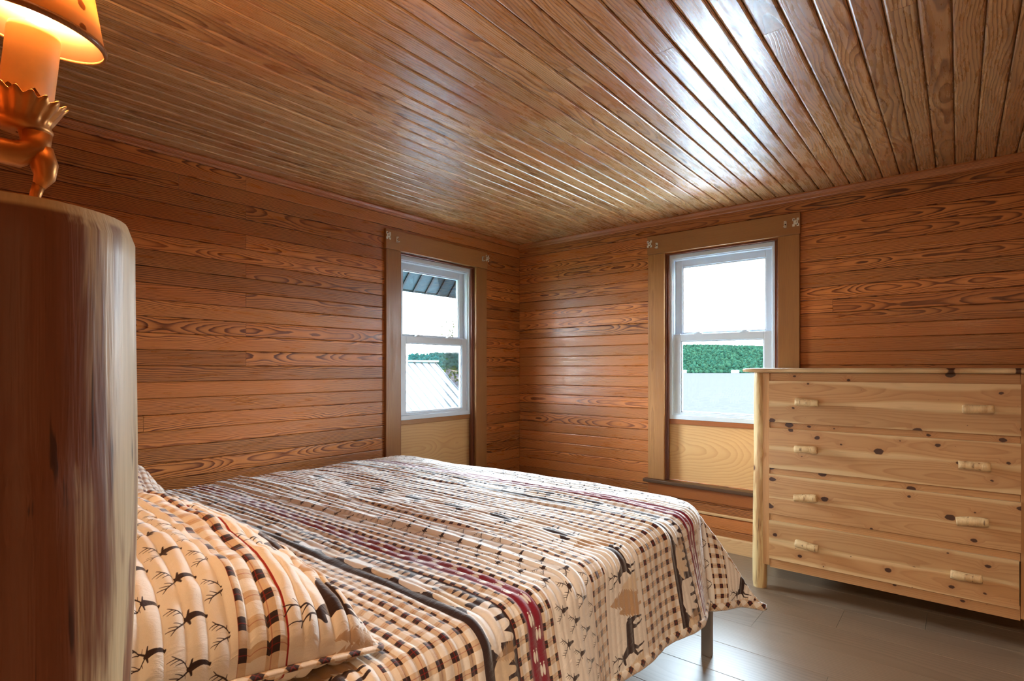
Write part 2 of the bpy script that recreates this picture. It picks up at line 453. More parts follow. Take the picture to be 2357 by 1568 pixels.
# hallway behind the open doorway the camera stands in
hb = MB(); hb.box((DX0 - 1.0, -2.02, 0), (DX1 + 1.0, -1.9, ZC), 0)
tag(hb.build('wall_hallway_end', M['plaster']), kind='structure')
hb = MB(); hb.box((DX0 - 1.12, -2.02, 0), (DX0 - 1.0, -0.1205, ZC), 1)
tag(hb.build('wall_hallway_left', M['plaster']), kind='structure')
hb = MB(); hb.box((DX1 + 1.0, -2.02, 0), (DX1 + 1.12, -0.1205, ZC), 1)
tag(hb.build('wall_hallway_right', M['plaster']), kind='structure')
hb = MB(); hb.box((DX0 - 1.12, -2.02, ZC), (DX1 + 1.12, -0.1205, ZC + 0.1), 1)
tag(hb.build('ceiling_hallway', M['plaster']), kind='structure')

# trims
mb = MB()
def strip(mb, p0, p1, prof, mapf, pr=None):
    n = len(prof); V = []; PC = []
    for a in (p0, p1):
        for (d, z) in prof:
            V.append(mapf(a, d, z)); PC.append((a, z, d))
    F = [(i, (i + 1) % n, n + (i + 1) % n, n + i) for i in range(n)] + [tuple(range(n)), tuple(range(n, 2 * n))]
    mb.add(V, F, PC, pr)
cove = [(0, ZC), (0, ZC - 0.040), (0.006, ZC - 0.042), (0.010, ZC - 0.036), (0.013, ZC - 0.024), (0.018, ZC - 0.014), (0.022, ZC - 0.008), (0.022, ZC)]
strip(mb, XA, XR, cove, lambda a, d, z: (a, YB - d, z))
tag(mb.build('trim_1', M['wall']), kind='structure')
mb = MB(); strip(mb, 0.0, YB - 0.022, [(d * 0.8, ZC - (ZC - z) * 0.8) for d, z in cove], lambda a, d, z: (XA + d, a, z))
tag(mb.build('trim_2', M['wall']), kind='structure')
mb = MB(); strip(mb, XA + 0.0, XR, [(0, 0), (0.016, 0), (0.016, 0.088), (0.012, 0.096), (0, 0.096)], lambda a, d, z: (a, YB - d, z))
tag(mb.build('baseboard_back', M['pine']), kind='structure')
mb = MB(); strip(mb, 0.02, YB - 0.016, [(0, 0), (0.016, 0), (0.016, 0.088), (0.012, 0.096), (0, 0.096)], lambda a, d, z: (XA + d, a, z))
tag(mb.build('baseboard_left', M['pine']), kind='structure')
mb = MB(); strip(mb, 0.02, YB - 0.016, [(0, 0), (0.016, 0), (0.016, 0.088), (0.012, 0.096), (0, 0.096)], lambda a, d, z: (XR - d, a, z))
tag(mb.build('baseboard_right', M['pine']), kind='structure')
mb = MB(); strip(mb, XA, XR, [(0, 0.226), (0.007, 0.226), (0.008, 0.236), (0, 0.242)], lambda a, d, z: (a, YB - d, z))
tag(mb.build('trim_3', M['pine']), kind='structure')

# ------------------------------------------------------------------ windows
def window(n, mapf, zo, ply_seed):
    """mapf(u, w, z): u along the wall from the window's middle, w out of the wall into the room"""
    root = bpy.data.objects.new('window_%d' % n, None); link(root); root['kind'] = 'structure'
    hw = OPW / 2
    def B(mb, u0, u1, w0, w1, z0, z1, grain='z', pr=None):
        p = [mapf(u, w, z) for u in (u0, u1) for w in (w0, w1) for z in (z0, z1)]
        V = p; F = [(0, 1, 3, 2), (4, 6, 7, 5), (0, 4, 5, 1), (2, 3, 7, 6), (0, 2, 6, 4), (1, 5, 7, 3)]
        PC = []
        for u in (u0, u1):
            for w in (w0, w1):
                for z in (z0, z1):
                    PC.append((z, u - (u0 + u1) / 2, w) if grain == 'z' else (u, z - (z0 + z1) / 2, w))
        mb.add(V, F, PC, pr)
    OZ = OZ1 + zo
    mb = MB(); B(mb, -hw - 0.125, hw + 0.125, 0, 0.024, OZ + 0.003, OZ + 0.135, 'u'); mb.build('head_casing', M['casing'], root, 0.002)
    for sgn in (-1, 1):
        mb = MB(); u0, u1 = sorted((sgn * (hw - 0.002), sgn * (hw + 0.121)))
        B(mb, u0, u1, 0, 0.021, OZ0, OZ + 0.002, 'z'); mb.build('side_casing', M['casing'], root, 0.002)
    mb = MB()
    for sgn in (-1, 1):
        u0, u1 = sorted((sgn * (hw - 0.012), sgn * hw)); B(mb, u0, u1, -0.130, 0.0, OZ0, OZ, 'z')
        u0, u1 = sorted((sgn * (hw - 0.026), sgn * (hw - 0.0121))); B(mb, u0, u1, -0.022, -0.006, OZ0 + 0.001, OZ - 0.0121, 'z')
    B(mb, -hw + 0.012, hw - 0.012, -0.130, 0.0, OZ - 0.012, OZ, 'u')
    mb.build('jamb', M['jamb'], root, 0.0015)
    # white vinyl double-hung unit
    zt, zb = OZ - 0.0125, 0.857
    fo = hw - 0.0125
    mb = MB()
    def ringf(mb, uo, z0, z1, fw, w0, w1, fb=None, ft=None):
        fb = fw if fb is None else fb; ft = fw if ft is None else ft
        B(mb, -uo, -uo + fw, w0, w1, z0, z1); B(mb, uo - fw, uo, w0, w1, z0, z1)
        B(mb, -uo + fw, uo - fw, w0, w1, z1 - ft, z1, 'u'); B(mb, -uo + fw, uo - fw, w0, w1, z0, z0 + fb, 'u')
    ringf(mb, fo, zb, zt, 0.030, -0.110, -0.024)
    ringf(mb, fo - 0.030, zb + 0.03, zt - 0.03, 0.008, -0.110, -0.034)
    mb.build('frame', M['vinyl'], root, 0.002)
    ui = fo - 0.032
    zm = 1.405 + zo * 0.5
    mb = MB(); ringf(mb, ui, zm + 0.020, zt - 0.032, 0.052, -0.104, -0.074, 0.038, 0.052)
    ringf(mb, ui - 0.052, zm + 0.058, zt - 0.084, 0.008, -0.098, -0.082)
    us = mb.build('upper_sash', M['vinyl'], root, 0.0025)
    mb = MB(); ringf(mb, ui, zb + 0.030, zm + 0.050, 0.054, -0.072, -0.040, 0.020, 0.048)
    ringf(mb, ui - 0.054, zb + 0.050, zm + 0.002, 0.008, -0.064, -0.048)
    ls = mb.build('lower_sash', M['vinyl'], root, 0.0025)
    mb = MB(); B(mb, -ui + 0.058, ui - 0.058, -0.0915, -0.0885, zm + 0.064, zt - 0.090); mb.build('pane', M['glass'], us)
    mb = MB(); B(mb, -ui + 0.060, ui - 0.060, -0.0575, -0.0545, zb + 0.056, zm - 0.004); mb.build('pane', M['glass'], ls)
    for uu in (-0.155, 0.155):
        mb = MB()
        B(mb, uu - 0.028, uu + 0.028, -0.070, -0.044, zm + 0.0505, zm + 0.057)
        B(mb, uu - 0.014, uu + 0.014, -0.080, -0.050, zm + 0.0575, zm + 0.066)
        B(mb, uu - 0.005, uu + 0.034, -0.058, -0.050, zm + 0.0665, zm + 0.072)
        mb.build('sash_lock', M['vinyl'], ls, 0.002)
    for sgn in (-1, 1):
        mb = MB(); u0, u1 = sorted((sgn * (ui - 0.05), sgn * (ui - 0.004)))
        B(mb, u0, u1, -0.068, -0.046, zm + 0.0505, zm + 0.0545); mb.build('tilt_latch', M['vinyl'], ls, 0.001)
    # plywood panel that fills the opening below
    mb = MB(); B(mb, -fo + 0.001, fo - 0.001, -0.060, -0.044, OZ0 + 0.001, zb - 0.001, 'u', ply_seed); mb.build('infill_panel', M['ply'], root)
    mb = MB(); B(mb, -fo + 0.001, fo - 0.001, -0.0435, -0.026, zb - 0.034, zb - 0.0005, 'u'); mb.build('infill_strip', M['casing' if n == 1 else 'apron'], root, 0.003)
    mb = MB(); B(mb, -hw - 0.148, hw + 0.148, -0.02, 0.052, OZ0 - 0.024, OZ0 - 0.0005, 'u'); mb.build('stool', M['stool'], root, 0.004)
    mb = MB(); B(mb, -hw - 0.122, hw + 0.122, 0.0, 0.020, OZ0 - 0.108, OZ0 - 0.0245, 'u'); mb.build('apron', M['apron'], root, 0.002)
    return root

m1 = lambda u, w, z: (XA + w, W1C + u, z)
m2 = lambda u, w, z: (W2C + u, YB - w, z)
window(1, m1, -0.016, (0.31, 0.15, 0.5))
window(2, m2, 0.008, (0.72, 0.35, 0.55))

# curtain-rod brackets left on the head casings
def bracket(name, label, mapf, u, z, kind):
    mb = MB()
    def B(u0, u1, w0, w1, z0, z1):
        V = [mapf(a, b, c) for a in (u0, u1) for b in (w0, w1) for c in (z0, z1)]
        mb.add(V, [(0, 1, 3, 2), (4, 6, 7, 5), (0, 4, 5, 1), (2, 3, 7, 6), (0, 2, 6, 4), (1, 5, 7, 3)])
    c = mapf(u, 0.024, z)
    root = thing(name, label, 'bracket', c, group='curtain rod hardware')
    Mi = Matrix.Translation(-Vector(c))
    if kind == 'plate':       # ear-cornered back plate with a rod stub
        for du, dz in ((-1, -1), (-1, 1), (1, -1), (1, 1)):
            B(u + du * 0.012 - 0.007, u + du * 0.012 + 0.007, 0.0245, 0.0275, z + dz * 0.017 - 0.008, z + dz * 0.017 + 0.008)
        B(u - 0.013, u + 0.013, 0.0243, 0.0278, z - 0.014, z + 0.014)
        B(u - 0.006, u + 0.006, 0.028, 0.044, z - 0.005, z + 0.005)
        mb.build('back_plate', M['nickel'], root, 0.001, Mi)
        for du, dz in ((-0.010, 0.015), (0.010, -0.015)):
            mb2 = MB()
            p = [mapf(u + du, 0.0272, z + dz), mapf(u + du, 0.0290, z + dz)]
            mb2.tube(p, 0.0035, 8)
            mb2.build('screw', M['hole'], root, 0, Mi)
    else:                     # small U-shaped clip
        B(u - 0.007, u + 0.007, 0.0245, 0.0265, z - 0.020, z + 0.020)
        B(u - 0.007, u + 0.007, 0.0267, 0.050, z - 0.020, z - 0.015)
        B(u - 0.006, u + 0.006, 0.0267, 0.040, z + 0.013, z + 0.018)
        B(u - 0.007, u - 0.004, 0.0268, 0.034, z - 0.0148, z + 0.0128)
        mb.build('clip_body', M['nickel'], root, 0.001, Mi)
        mb2 = MB(); mb2.tube([mapf(u, 0.0263, z), mapf(u, 0.0295, z)], 0.004, 8); mb2.build('screw', M['hole'], root, 0, Mi)
zt1, zt2 = 2.101, 2.112
bracket('curtain_bracket', 'metal curtain plate at the end of the roof-view window header away from the corner', m1, 2.271 - W1C, zt1 + 0.003, 'plate')
bracket('curtain_clip', 'small metal curtain clip beside the left-end plate on the roof-view window header', m1, 2.340 - W1C, zt1 - 0.013, 'clip')
bracket('curtain_clip', 'small metal curtain clip inside the corner-side plate on the roof-view window header', m1, 3.195 - W1C, zt1 - 0.010, 'clip')
bracket('curtain_bracket', 'metal curtain plate on the roof-view window header nearest the room corner', m1, 3.252 - W1C, zt1 + 0.002, 'plate')
bracket('curtain_bracket', 'metal curtain plate at the corner-side end of the lake-view window header', m2, -1.733 - W2C, zt2 + 0.006, 'plate')
bracket('curtain_clip', 'small metal clip beside the corner-side plate on the lake-view window header', m2, -1.675 - W2C, zt2 - 0.013, 'clip')
bracket('curtain_clip', 'small metal clip at the dresser-side end of the lake-view window header', m2, -0.831 - W2C, zt2 - 0.003, 'clip')
bracket('curtain_bracket', 'metal curtain plate with screw holes above the dresser-side casing of the lake-view window', m2, -0.773 - W2C, zt2 + 0.002, 'plate')

# ------------------------------------------------------------------ dresser
def wobbly_log(p0, p1, r0, r1, seed, n=28, seg=20, bulge=0.06, knots=()):
    rr = random.Random(seed)
    a = Vector(p0); b = Vector(p1)
    ph = [rr.random() * 6.28 for _ in range(6)]
    mb = MB(); V = []; PC = []; F = []
    d = (b - a).normalized(); u = d.orthogonal().normalized(); w = d.cross(u)
    L = (b - a).length
    for i in range(n + 1):
        t = i / n; c = a.lerp(b, t)
        r = r0 + (r1 - r0) * t
        if i == 0 or i == n: r *= 0.93
        off = u * (0.05 * r * math.sin(3.1 * t * L * 2 + ph[4])) + w * (0.05 * r * math.sin(2.3 * t * L * 2 + ph[5]))
        for k in range(seg):
            th = 2 * math.pi * k / seg
            q = r * (1 + bulge * 0.5 * math.sin(2 * th + ph[0] + 1.2 * t * L) + bulge * 0.35 * math.sin(3 * th + ph[1] + 4.0 * t * L)
                     + bulge * 0.4 * math.sin(7 * t * L + ph[2] + th) + bulge * 0.3 * math.sin(13 * t * L + ph[3] - th))
            for (kt, kth, amp, sz) in knots:
                dt = (t - kt) * L / sz; dth = ((th - kth + math.pi) % (2 * math.pi) - math.pi) * r / sz
                q += amp * math.exp(-(dt * dt + dth * dth))
            p = c + off + (u * math.cos(th) + w * math.sin(th)) * q
            V.append(tuple(p)); PC.append((t * L, q * math.cos(th), q * math.sin(th)))
    for i in range(n):
        for k in range(seg):
            s0 = i * seg + k; s1 = i * seg + (k + 1) % seg
            F.append((s0, s1, s1 + seg, s0 + seg))
    mb.add(V, F, PC, None, True)
    mb.add([V[k] for k in range(seg)], [tuple(range(seg))], [PC[k] for k in range(seg)], None, False)
    mb.add([V[n * seg + k] for k in range(seg)], [tuple(range(seg))], [PC[k] for k in range(seg)], None, False)
    return mb

DXL, DXR, DYF, DYB = -0.862, 0.262, 3.222, 3.640     # post centres / front face / back
dr = thing('dresser', 'wide four-drawer knotty cedar log dresser standing right of the lake-view window', 'dresser', (-0.30, 3.43, 0))
DI = Matrix.Translation(-Vector(dr.location))
TZ = 1.1955
mb = MB()
# slab top with a rounded waney front edge
nx = 60; prof = [(0.0, TZ + 0.024), (-0.012, TZ + 0.0235), (-0.019, TZ + 0.019), (-0.021, TZ + 0.012), (-0.019, TZ + 0.005), (-0.012, TZ + 0.001), (0.0, TZ)]
V = []; PC = []; F = []
x0t, x1t = -0.935, 0.335
for i in range(nx + 1):
    x = x0t + (x1t - x0t) * i / nx
    e = min(1, min(i, nx - i) / 2.0)
    wv = 0.004 * math.sin(9 * x + 1) + 0.003 * math.sin(23 * x)
    ring = [(x, 3.672, TZ + 0.024)] + [(x, 3.180 + wv + yy + (1 - e) * 0.012, TZ + 0.012 + (zz - TZ - 0.012) * (0.72 + 0.28 * e)) for (yy, zz) in prof] + [(x, 3.672, TZ)]
    for p in ring: V.append(p); PC.append((p[0], (p[1] - 3.43) * 0.4, p[2] - TZ))
m_ = len(prof) + 2
for i in range(nx):
    for k in range(m_):
        a = i * m_ + k; b = i * m_ + (k + 1) % m_
        F.append((a, b, b + m_, a + m_))
F.append(tuple(range(m_))); F.append(tuple(nx * m_ + k for k in range(m_)))
mb.add(V, F, PC, (0.4, 0.6, 0.3), True)
mb.build('top', M['cedar'], dr, 0, DI)
for (px_, py_, sd, r_) in ((DXL, 3.236, 3, 0.035), (DXR, 3.236, 9, 0.037), (DXL, 3.625, 14, 0.036), (DXR, 3.625, 21, 0.036)):
    wobbly_log((px_, py_, 0.0), (px_, py_, TZ - 0.0005), r_ * 1.06, r_ * 0.86, sd, 40, 20, 0.07,
               ((0.26, 4.2, 0.006, 0.012), (0.62, 4.4, 0.007, 0.014), (0.52, 5.0, 0.005, 0.01), (0.8, 1.0, 0.005, 0.015))).build('log_post', M['logthin'], dr, 0, DI)
mb = MB()
for xx in (DXL + 0.012, DXR - 0.012):
    mb.box((xx - 0.009, 3.262, 0.136), (xx + 0.009, 3.61, TZ - 0.001), 1)
mb.box((DXL + 0.022, 3.618, 0.136), (DXR - 0.022, 3.632, TZ - 0.001), 0)
mb.build('carcass', M['cedar'], dr, 0, DI)
mb = MB(); mb.box((-0.842, DYF - 0.012, 0.136), (-0.806, DYF + 0.012, TZ - 0.002), 2); mb.build('stile', M['cedarplain'], dr, 0.001, DI)
mb = MB(); mb.box((0.205, DYF - 0.012, 0.136), (0.243, DYF + 0.012, TZ - 0.002), 2); mb.build('stile', M['cedarplain'], dr, 0.001, DI)
for (z0, z1) in ((1.148, TZ - 0.002), (0.890, 0.940), (0.636, 0.686), (0.381, 0.440)):
    mb = MB(); mb.box((-0.805, DYF - 0.007, z0), (0.204, DYF + 0.012, z1), 0); mb.build('rail', M['cedar'], dr, 0.001, DI)
mb = MB(); mb.box((-0.805, DYF - 0.009, 0.126), (0.204, DYF + 0.012, 0.190), 0); mb.build('skirt_rail', M['cedar'], dr, 0.001, DI)
stick_i = 0
def stick(parent, x0, x1, y, z0, z1, seed, r):
    rr = random.Random(seed)
    P = []; R = []
    for i in range(9):
        t = i / 8
        P.append((x0 + (x1 - x0) * t, y + 0.0015 * math.sin(5 * t + seed), z0 + (z1 - z0) * t + 0.002 * math.sin(3.3 * t + seed * 2)))
        R.append(r * (0.93 if i in (0, 8) else 1 + 0.08 * math.sin(4 * t + seed)))
    mb = MB(); mb.tube(P, R, 14, True)
    mb.build('handle', M['stick'], parent, 0.0015, DI)
drawers = [(0.926, 1.150, ((-0.671, -0.563, 1.040, 1.040), (0.010, 0.118, 1.038, 1.039))),
           (0.674, 0.893, ((-0.673, -0.567, 0.792, 0.793), (-0.003, 0.107, 0.783, 0.787))),
           (0.424, 0.640, ((-0.677, -0.569, 0.534, 0.544), (-0.011, 0.100, 0.529, 0.540))),
           (0.178, 0.386, ((-0.671, -0.563, 0.292, 0.288), (-0.031, 0.078, 0.285, 0.285)))]
for k, (z0, z1, hs) in enumerate(drawers):
    mb = MB()
    split = z0 + (z1 - z0) * (0.45, 0.55, 0.40, 0.48)[k]
    fn = lambda al, ac, w: (al, DYF - 0.026 - w, ac)
    pr = [(0.15 + 0.2 * k, 0.3 + 0.13 * k, 0.42 + 0.04 * k), (0.7 - 0.15 * k, 0.8 - 0.17 * k, 0.58 - 0.05 * k)]
    xr_ = 0.206 if k < 3 else 0.200
    # two boards glued flush
    mb.plank(-0.806, xr_, z0, split, fn, 0.018, 0.0005, pr[0]); mb.plank(-0.806, xr_, split, z1, fn, 0.018, 0.0005, pr[1])
    mb.box((-0.79, DYF - 0.0075, z0 + 0.012), (0.19, DYF + 0.30, z1 - 0.012), 0)
    dd = mb.build('drawer', M['cedar'], dr, 0, DI)
    for q, hh in enumerate(hs):
        stick(dd, hh[0], hh[1], DYF - 0.0475, hh[2], hh[3], k * 2 + q + 1, 0.0195)

# ------------------------------------------------------------------ quilt artwork (drawn from shapes into arrays)
def smooth(x): return np.clip(x, 0, 1)
def caps(X, Y, a, b, ra, rb):
    ax, ay = a; bx, by = b
    dx, dy = bx - ax, by - ay
    L2 = dx * dx + dy * dy + 1e-9
    t = np.clip(((X - ax) * dx + (Y - ay) * dy) / L2, 0, 1)
    return np.hypot(X - ax - t * dx, Y - ay - t * dy) - (ra + (rb - ra) * t)
def poly(X, Y, pts):
    d = np.full(X.shape, 1e9); ins = np.zeros(X.shape, bool)
    n = len(pts)
    for i in range(n):
        x1, y1 = pts[i]; x2, y2 = pts[(i + 1) % n]
        d = np.minimum(d, caps(X, Y, (x1, y1), (x2, y2), 0, 0))
        c = ((y1 > Y) != (y2 > Y)) & (X < (x2 - x1) * (Y - y1) / (y2 - y1 + 1e-12) + x1)
        ins ^= c
    return np.where(ins, -d, d)
def sd_caps(segs):
    def f(X, Y):
        d = np.full(X.shape, 1e9)
        for s in segs: d = np.minimum(d, caps(X, Y, *s))
        return d
    return f
STAG = sd_caps([((-0.34, 0.50), (0.16, 0.53), 0.125, 0.14), ((0.16, 0.56), (0.32, 0.80), 0.12, 0.06), ((0.32, 0.81), (0.47, 0.76), 0.055, 0.028),
    ((0.28, 0.84), (0.21, 0.87), 0.02, 0.012), ((-0.38, 0.50), (-0.44, 0.30), 0.085, 0.045), ((-0.44, 0.30), (-0.40, 0.02), 0.03, 0.02), ((-0.28, 0.46), (-0.24, 0.28), 0.07, 0.035),
    ((-0.24, 0.28), (-0.30, 0.02), 0.028, 0.02), ((0.15, 0.48), (0.24, 0.28), 0.065, 0.032), ((0.24, 0.28), (0.20, 0.02), 0.026, 0.018), ((0.22, 0.46), (0.38, 0.32), 0.055, 0.03),
    ((0.38, 0.32), (0.36, 0.12), 0.026, 0.018), ((-0.46, 0.55), (-0.50, 0.47), 0.03, 0.015),
    ((0.32, 0.85), (0.25, 1.00), 0.018, 0.015), ((0.25, 1.0), (0.27, 1.18), 0.015, 0.012), ((0.27, 1.18), (0.36, 1.28), 0.012, 0.007), ((0.26, 0.97), (0.36, 1.06), 0.012, 0.006),
    ((0.25, 1.05), (0.15, 1.14), 0.012, 0.006), ((0.27, 1.15), (0.20, 1.27), 0.011, 0.006), ((0.35, 0.85), (0.42, 0.99), 0.017, 0.013), ((0.42, 0.99), (0.50, 1.12), 0.013, 0.01),
    ((0.50, 1.12), (0.50, 1.24), 0.01, 0.006), ((0.42, 0.98), (0.52, 1.0), 0.011, 0.006), ((0.47, 1.07), (0.58, 1.10), 0.01, 0.006)])
_h = [((0, -0.02), (0, -0.30), 0.13, 0.07), ((0, -0.30), (0, -0.42), 0.085, 0.07), ((0.0, 0.02), (0.0, 0.06), 0.10, 0.08)]
for s in (-1, 1):
    _h += [((s * 0.10, 0.03), (s * 0.26, 0.0), 0.035, 0.02), ((s * 0.06, 0.10), (s * 0.22, 0.26), 0.028, 0.024), ((s * 0.22, 0.26), (s * 0.36, 0.46), 0.024, 0.02),
           ((s * 0.36, 0.46), (s * 0.33, 0.68), 0.02, 0.012), ((s * 0.22, 0.26), (s * 0.13, 0.48), 0.02, 0.010), ((s * 0.30, 0.38), (s * 0.22, 0.60), 0.018, 0.010),
           ((s * 0.35, 0.45), (s * 0.50, 0.56), 0.018, 0.010), ((s * 0.15, 0.20), (s * 0.30, 0.17), 0.017, 0.010)]
HEADM = sd_caps(_h)
ANTL = sd_caps([q for q in _h if q[0][1] >= 0.09])
BEAR = sd_caps([((-0.28, 0.46), (0.12, 0.50), 0.20, 0.20), ((0.12, 0.52), (0.34, 0.50), 0.19, 0.12), ((0.36, 0.50), (0.52, 0.42), 0.105, 0.045), ((0.33, 0.62), (0.33, 0.64), 0.035, 0.03),
    ((-0.34, 0.36), (-0.38, 0.07), 0.13, 0.075), ((-0.18, 0.34), (-0.12, 0.07), 0.12, 0.07), ((0.12, 0.36), (0.10, 0.07), 0.11, 0.07), ((0.24, 0.36), (0.34, 0.08), 0.10, 0.065)])
def TREE(X, Y):
    pts = [(0, 1.0)]
    R = []
    lv = 7
    for i in range(lv):
        y0 = 1.0 - (i + 1) * 0.12; w = 0.07 + 0.055 * i
        R.append((w, y0)); R.append((w * 0.55, y0 + 0.02))
    R[-1] = (0.04, 0.15)
    pts += R + [(0.04, 0.0), (-0.04, 0.0)] + [(-x, y) for x, y in R[::-1]]
    return poly(X, Y, pts)
def TRACK(X, Y):
    d = np.minimum(np.hypot((X + 0.0) / 0.5, (Y - 0.17) / 0.155) - 1, np.hypot(X / 0.5, (Y + 0.17) / 0.155) - 1) * 0.15
    d = np.minimum(d, np.hypot(X + 0.62, Y - 0.2) - 0.08); d = np.minimum(d, np.hypot(X + 0.62, Y + 0.2) - 0.08)
    return d

class Canvas:
    """rows = q (head to foot), cols = p (across the bed), both periodic; metres -> pixels"""
    def __init__(s, wp, wq, res, base):
        s.res = res; s.nx = int(round(wp / res)); s.ny = int(round(wq / res)); s.wp = wp; s.wq = wq
        s.c = np.empty((s.ny, s.nx, 3), np.float32); s.c[:] = base[:3]
        s.q = ((np.arange(s.ny) + 0.5) * res)[:, None] * np.ones((1, s.nx)); s.p = ((np.arange(s.nx) + 0.5) * res)[None, :] * np.ones((s.ny, 1))
    def paint(s, mask, col): s.c += mask[..., None] * (np.array(col[:3], np.float32) - s.c)
    def band(s, q0, q1, col):
        s.paint(((s.q >= q0) & (s.q < q1)).astype(np.float32), col)
    def plaid(s, q0, q1, per=0.04, mid=None, dark=None, red=None, base=None, ang=0):
        m = ((s.q >= q0) & (s.q < q1)).astype(np.float32)
        P, Q = s.p, s.q - q0
        if ang: P, Q = (s.p + s.q) * 0.7071, (s.p - s.q) * 0.7071
        sp = (((P / per) % 1 > 0.03) & ((P / per) % 1 < 0.47)).astype(np.float32); sq = (((Q / per + 0.25) % 1 > 0.03) & ((Q / per + 0.25) % 1 < 0.47)).astype(np.float32)
        s.paint(m, base)
        s.paint(m * np.clip(sp + sq, 0, 1), mid); s.paint(m * sp * sq, dark)
        rl = np.clip(1.0 - np.abs(((P / per) % 1) - 0.25) * per / 0.0011, 0, 1); rq = np.clip(1.0 - np.abs(((Q / per + 0.25) % 1) - 0.25) * per / 0.0011, 0, 1)
        s.paint(m * np.clip(rl + rq, 0, 1) * 0.8, red)
    def stamp(s, f, p, q, size, col, fwd=1, alpha=1.0, qlim=None):
        """shape's forward (+x) runs along +p, its up (+y) along -q"""
        for sh in (-s.wp, 0, s.wp):
            X = (s.p - p - sh) / size * fwd; Y = -(s.q - q) / size
            R = 1.6
            box = (np.abs(X) < R) & (np.abs(Y) < R)
            if not box.any(): continue
            rows = np.where(box.any(1))[0]; cols = np.where(box.any(0))[0]
            sl = (slice(rows[0], rows[-1] + 1), slice(cols[0], cols[-1] + 1))
            d = f(X[sl], Y[sl]) * size
            m = np.clip(0.5 - d / s.res, 0, 1).astype(np.float32) * alpha
            if qlim is not None: m = m * ((s.q[sl] >= qlim[0]) & (s.q[sl] < qlim[1]))
            s.c[sl] += m[..., None] * (np.array(col[:3], np.float32) - s.c[sl])
    def image(s, name):
        im = bpy.data.images.new(name, s.nx, s.ny, alpha=False, float_buffer=True)
        im.colorspace_settings.name = 'Linear Rec.709'
        px = np.ones((s.ny, s.nx, 4), np.float32); px[..., :3] = s.c
        im.pixels.foreach_set(px.ravel()); im.update(); im.pack()
        return im

CREAM = srgb(244, 240, 232); CREAM2 = srgb(228, 210, 182); TAN = srgb(196, 160, 120); BROWN = srgb(56, 38, 36); MAROON = srgb(138, 26, 52); RED = srgb(158, 40, 34); MIDT = srgb(220, 198, 170)
PER = 0.24
QP = 0.965
cv = Canvas(PER, QP, 0.0006, CREAM)
pk = dict(per=0.04, mid=MIDT, dark=BROWN, red=RED, base=CREAM)
cv.band(0, 0.030, MAROON); cv.band(QP - 0.030, QP, MAROON)
cv.plaid(0.030, 0.072, **pk)
for i in range(3):
    for r_ in range(2):
        for jj in range(3):
            pass
for r_, qq in enumerate((0.118, 0.165, 0.212)):
    for i in range(3):
        cv.stamp(HEADM, 0.04 + i * 0.08 + (0.04 if r_ % 2 else 0), qq, 0.046, BROWN)
for i in range(3): cv.stamp(ANTL, 0.04 + i * 0.08 + 0.04, 0.268, 0.046, BROWN, qlim=(0.2, 0.272))
cv.plaid(0.272, 0.352, **pk)
cv.stamp(TREE, 0.20, 0.53, 0.155, TAN, 1); cv.stamp(TREE, 0.235, 0.54, 0.12, TAN, 1); cv.stamp(TREE, 0.165, 0.54, 0.10, CREAM2, 1)
cv.stamp(STAG, 0.085, 0.535, 0.132, BROWN)
cv.plaid(0.552, 0.782, **pk)
cv.band(0.782, 0.893, BROWN)
cv.stamp(BEAR, 0.068, 0.890, 0.122, CREAM, 1); cv.stamp(BEAR, 0.188, 0.882, 0.108, CREAM2, 1)
cv.stamp(TREE, 0.135, 0.893, 0.075, TAN, 1, 0.6)
cv.plaid(0.893, 0.935, **pk)
for i in range(6):
    cv.stamp(TRACK, 0.02 + i * 0.04, 0.006 + (QP if False else 0), 0.024, CREAM, 1) if False else None
# hoof prints down the middle of the maroon band, which wraps at q = 0
tk = Canvas(PER, 0.06, 0.0006, MAROON)
for i in range(3):
    tk.stamp(TRACK, 0.022 + i * 0.08, 0.021, 0.026, CREAM, 1); tk.stamp(TRACK, 0.058 + i * 0.08, 0.040, 0.026, CREAM, 1)
h_ = tk.ny // 2
cv.c[:h_] = tk.c[h_:h_ * 2]; cv.c[-h_:] = tk.c[:h_]
IMQ = cv.image('quilt_print')

SW, SH = 0.24, 0.60
cs = Canvas(SW, SH, 0.0006, CREAM)     # sham: q = 0 at the top edge by the headboard, SH at the front edge
for r_, qq in enumerate((0.02, 0.075, 0.130, 0.185, 0.240)):
    for i in range(3):
        cs.stamp(HEADM, 0.04 + i * 0.08 + (0.04 if r_ % 2 else 0), qq, 0.047, BROWN)
for i in range(3): cs.stamp(ANTL, 0.04 + i * 0.08 + 0.04, 0.294, 0.047, BROWN, qlim=(0.2, 0.299))
cs.plaid(0.300, 0.372, per=0.048, mid=MIDT, dark=BROWN, red=RED, base=CREAM)
cs.band(0.371, 0.3735, RED)
cs.stamp(TREE, 0.005, 0.555, 0.13, TAN, 1, 0.8); cs.stamp(TREE, 0.04, 0.56, 0.10, CREAM2, 1); cs.stamp(TREE, 0.205, 0.56, 0.11, TAN, 1, 0.8)
cs.stamp(STAG, 0.108, 0.540, 0.135, BROWN)
IMS = cs.image('sham_print')
cs2 = Canvas(SW, SH, 0.0012, CREAM)
cs2.plaid(0.0, 0.50, per=0.03, mid=MIDT, dark=srgb(78, 54, 50), red=RED, base=CREAM); cs2.band(0.50, 0.60, BROWN)
for i in range(1): cs2.stamp(BEAR, 0.12, 0.56, 0.13, CREAM2)
IMS2 = cs2.image('far_sham_print')
cs3 = Canvas(0.24, 0.24, 0.0012, CREAM)
cs3.plaid(0.0, 0.24, per=0.0424, mid=MIDT, dark=BROWN, red=RED, base=CREAM, ang=1)
IMB = cs3.image('bias_plaid')

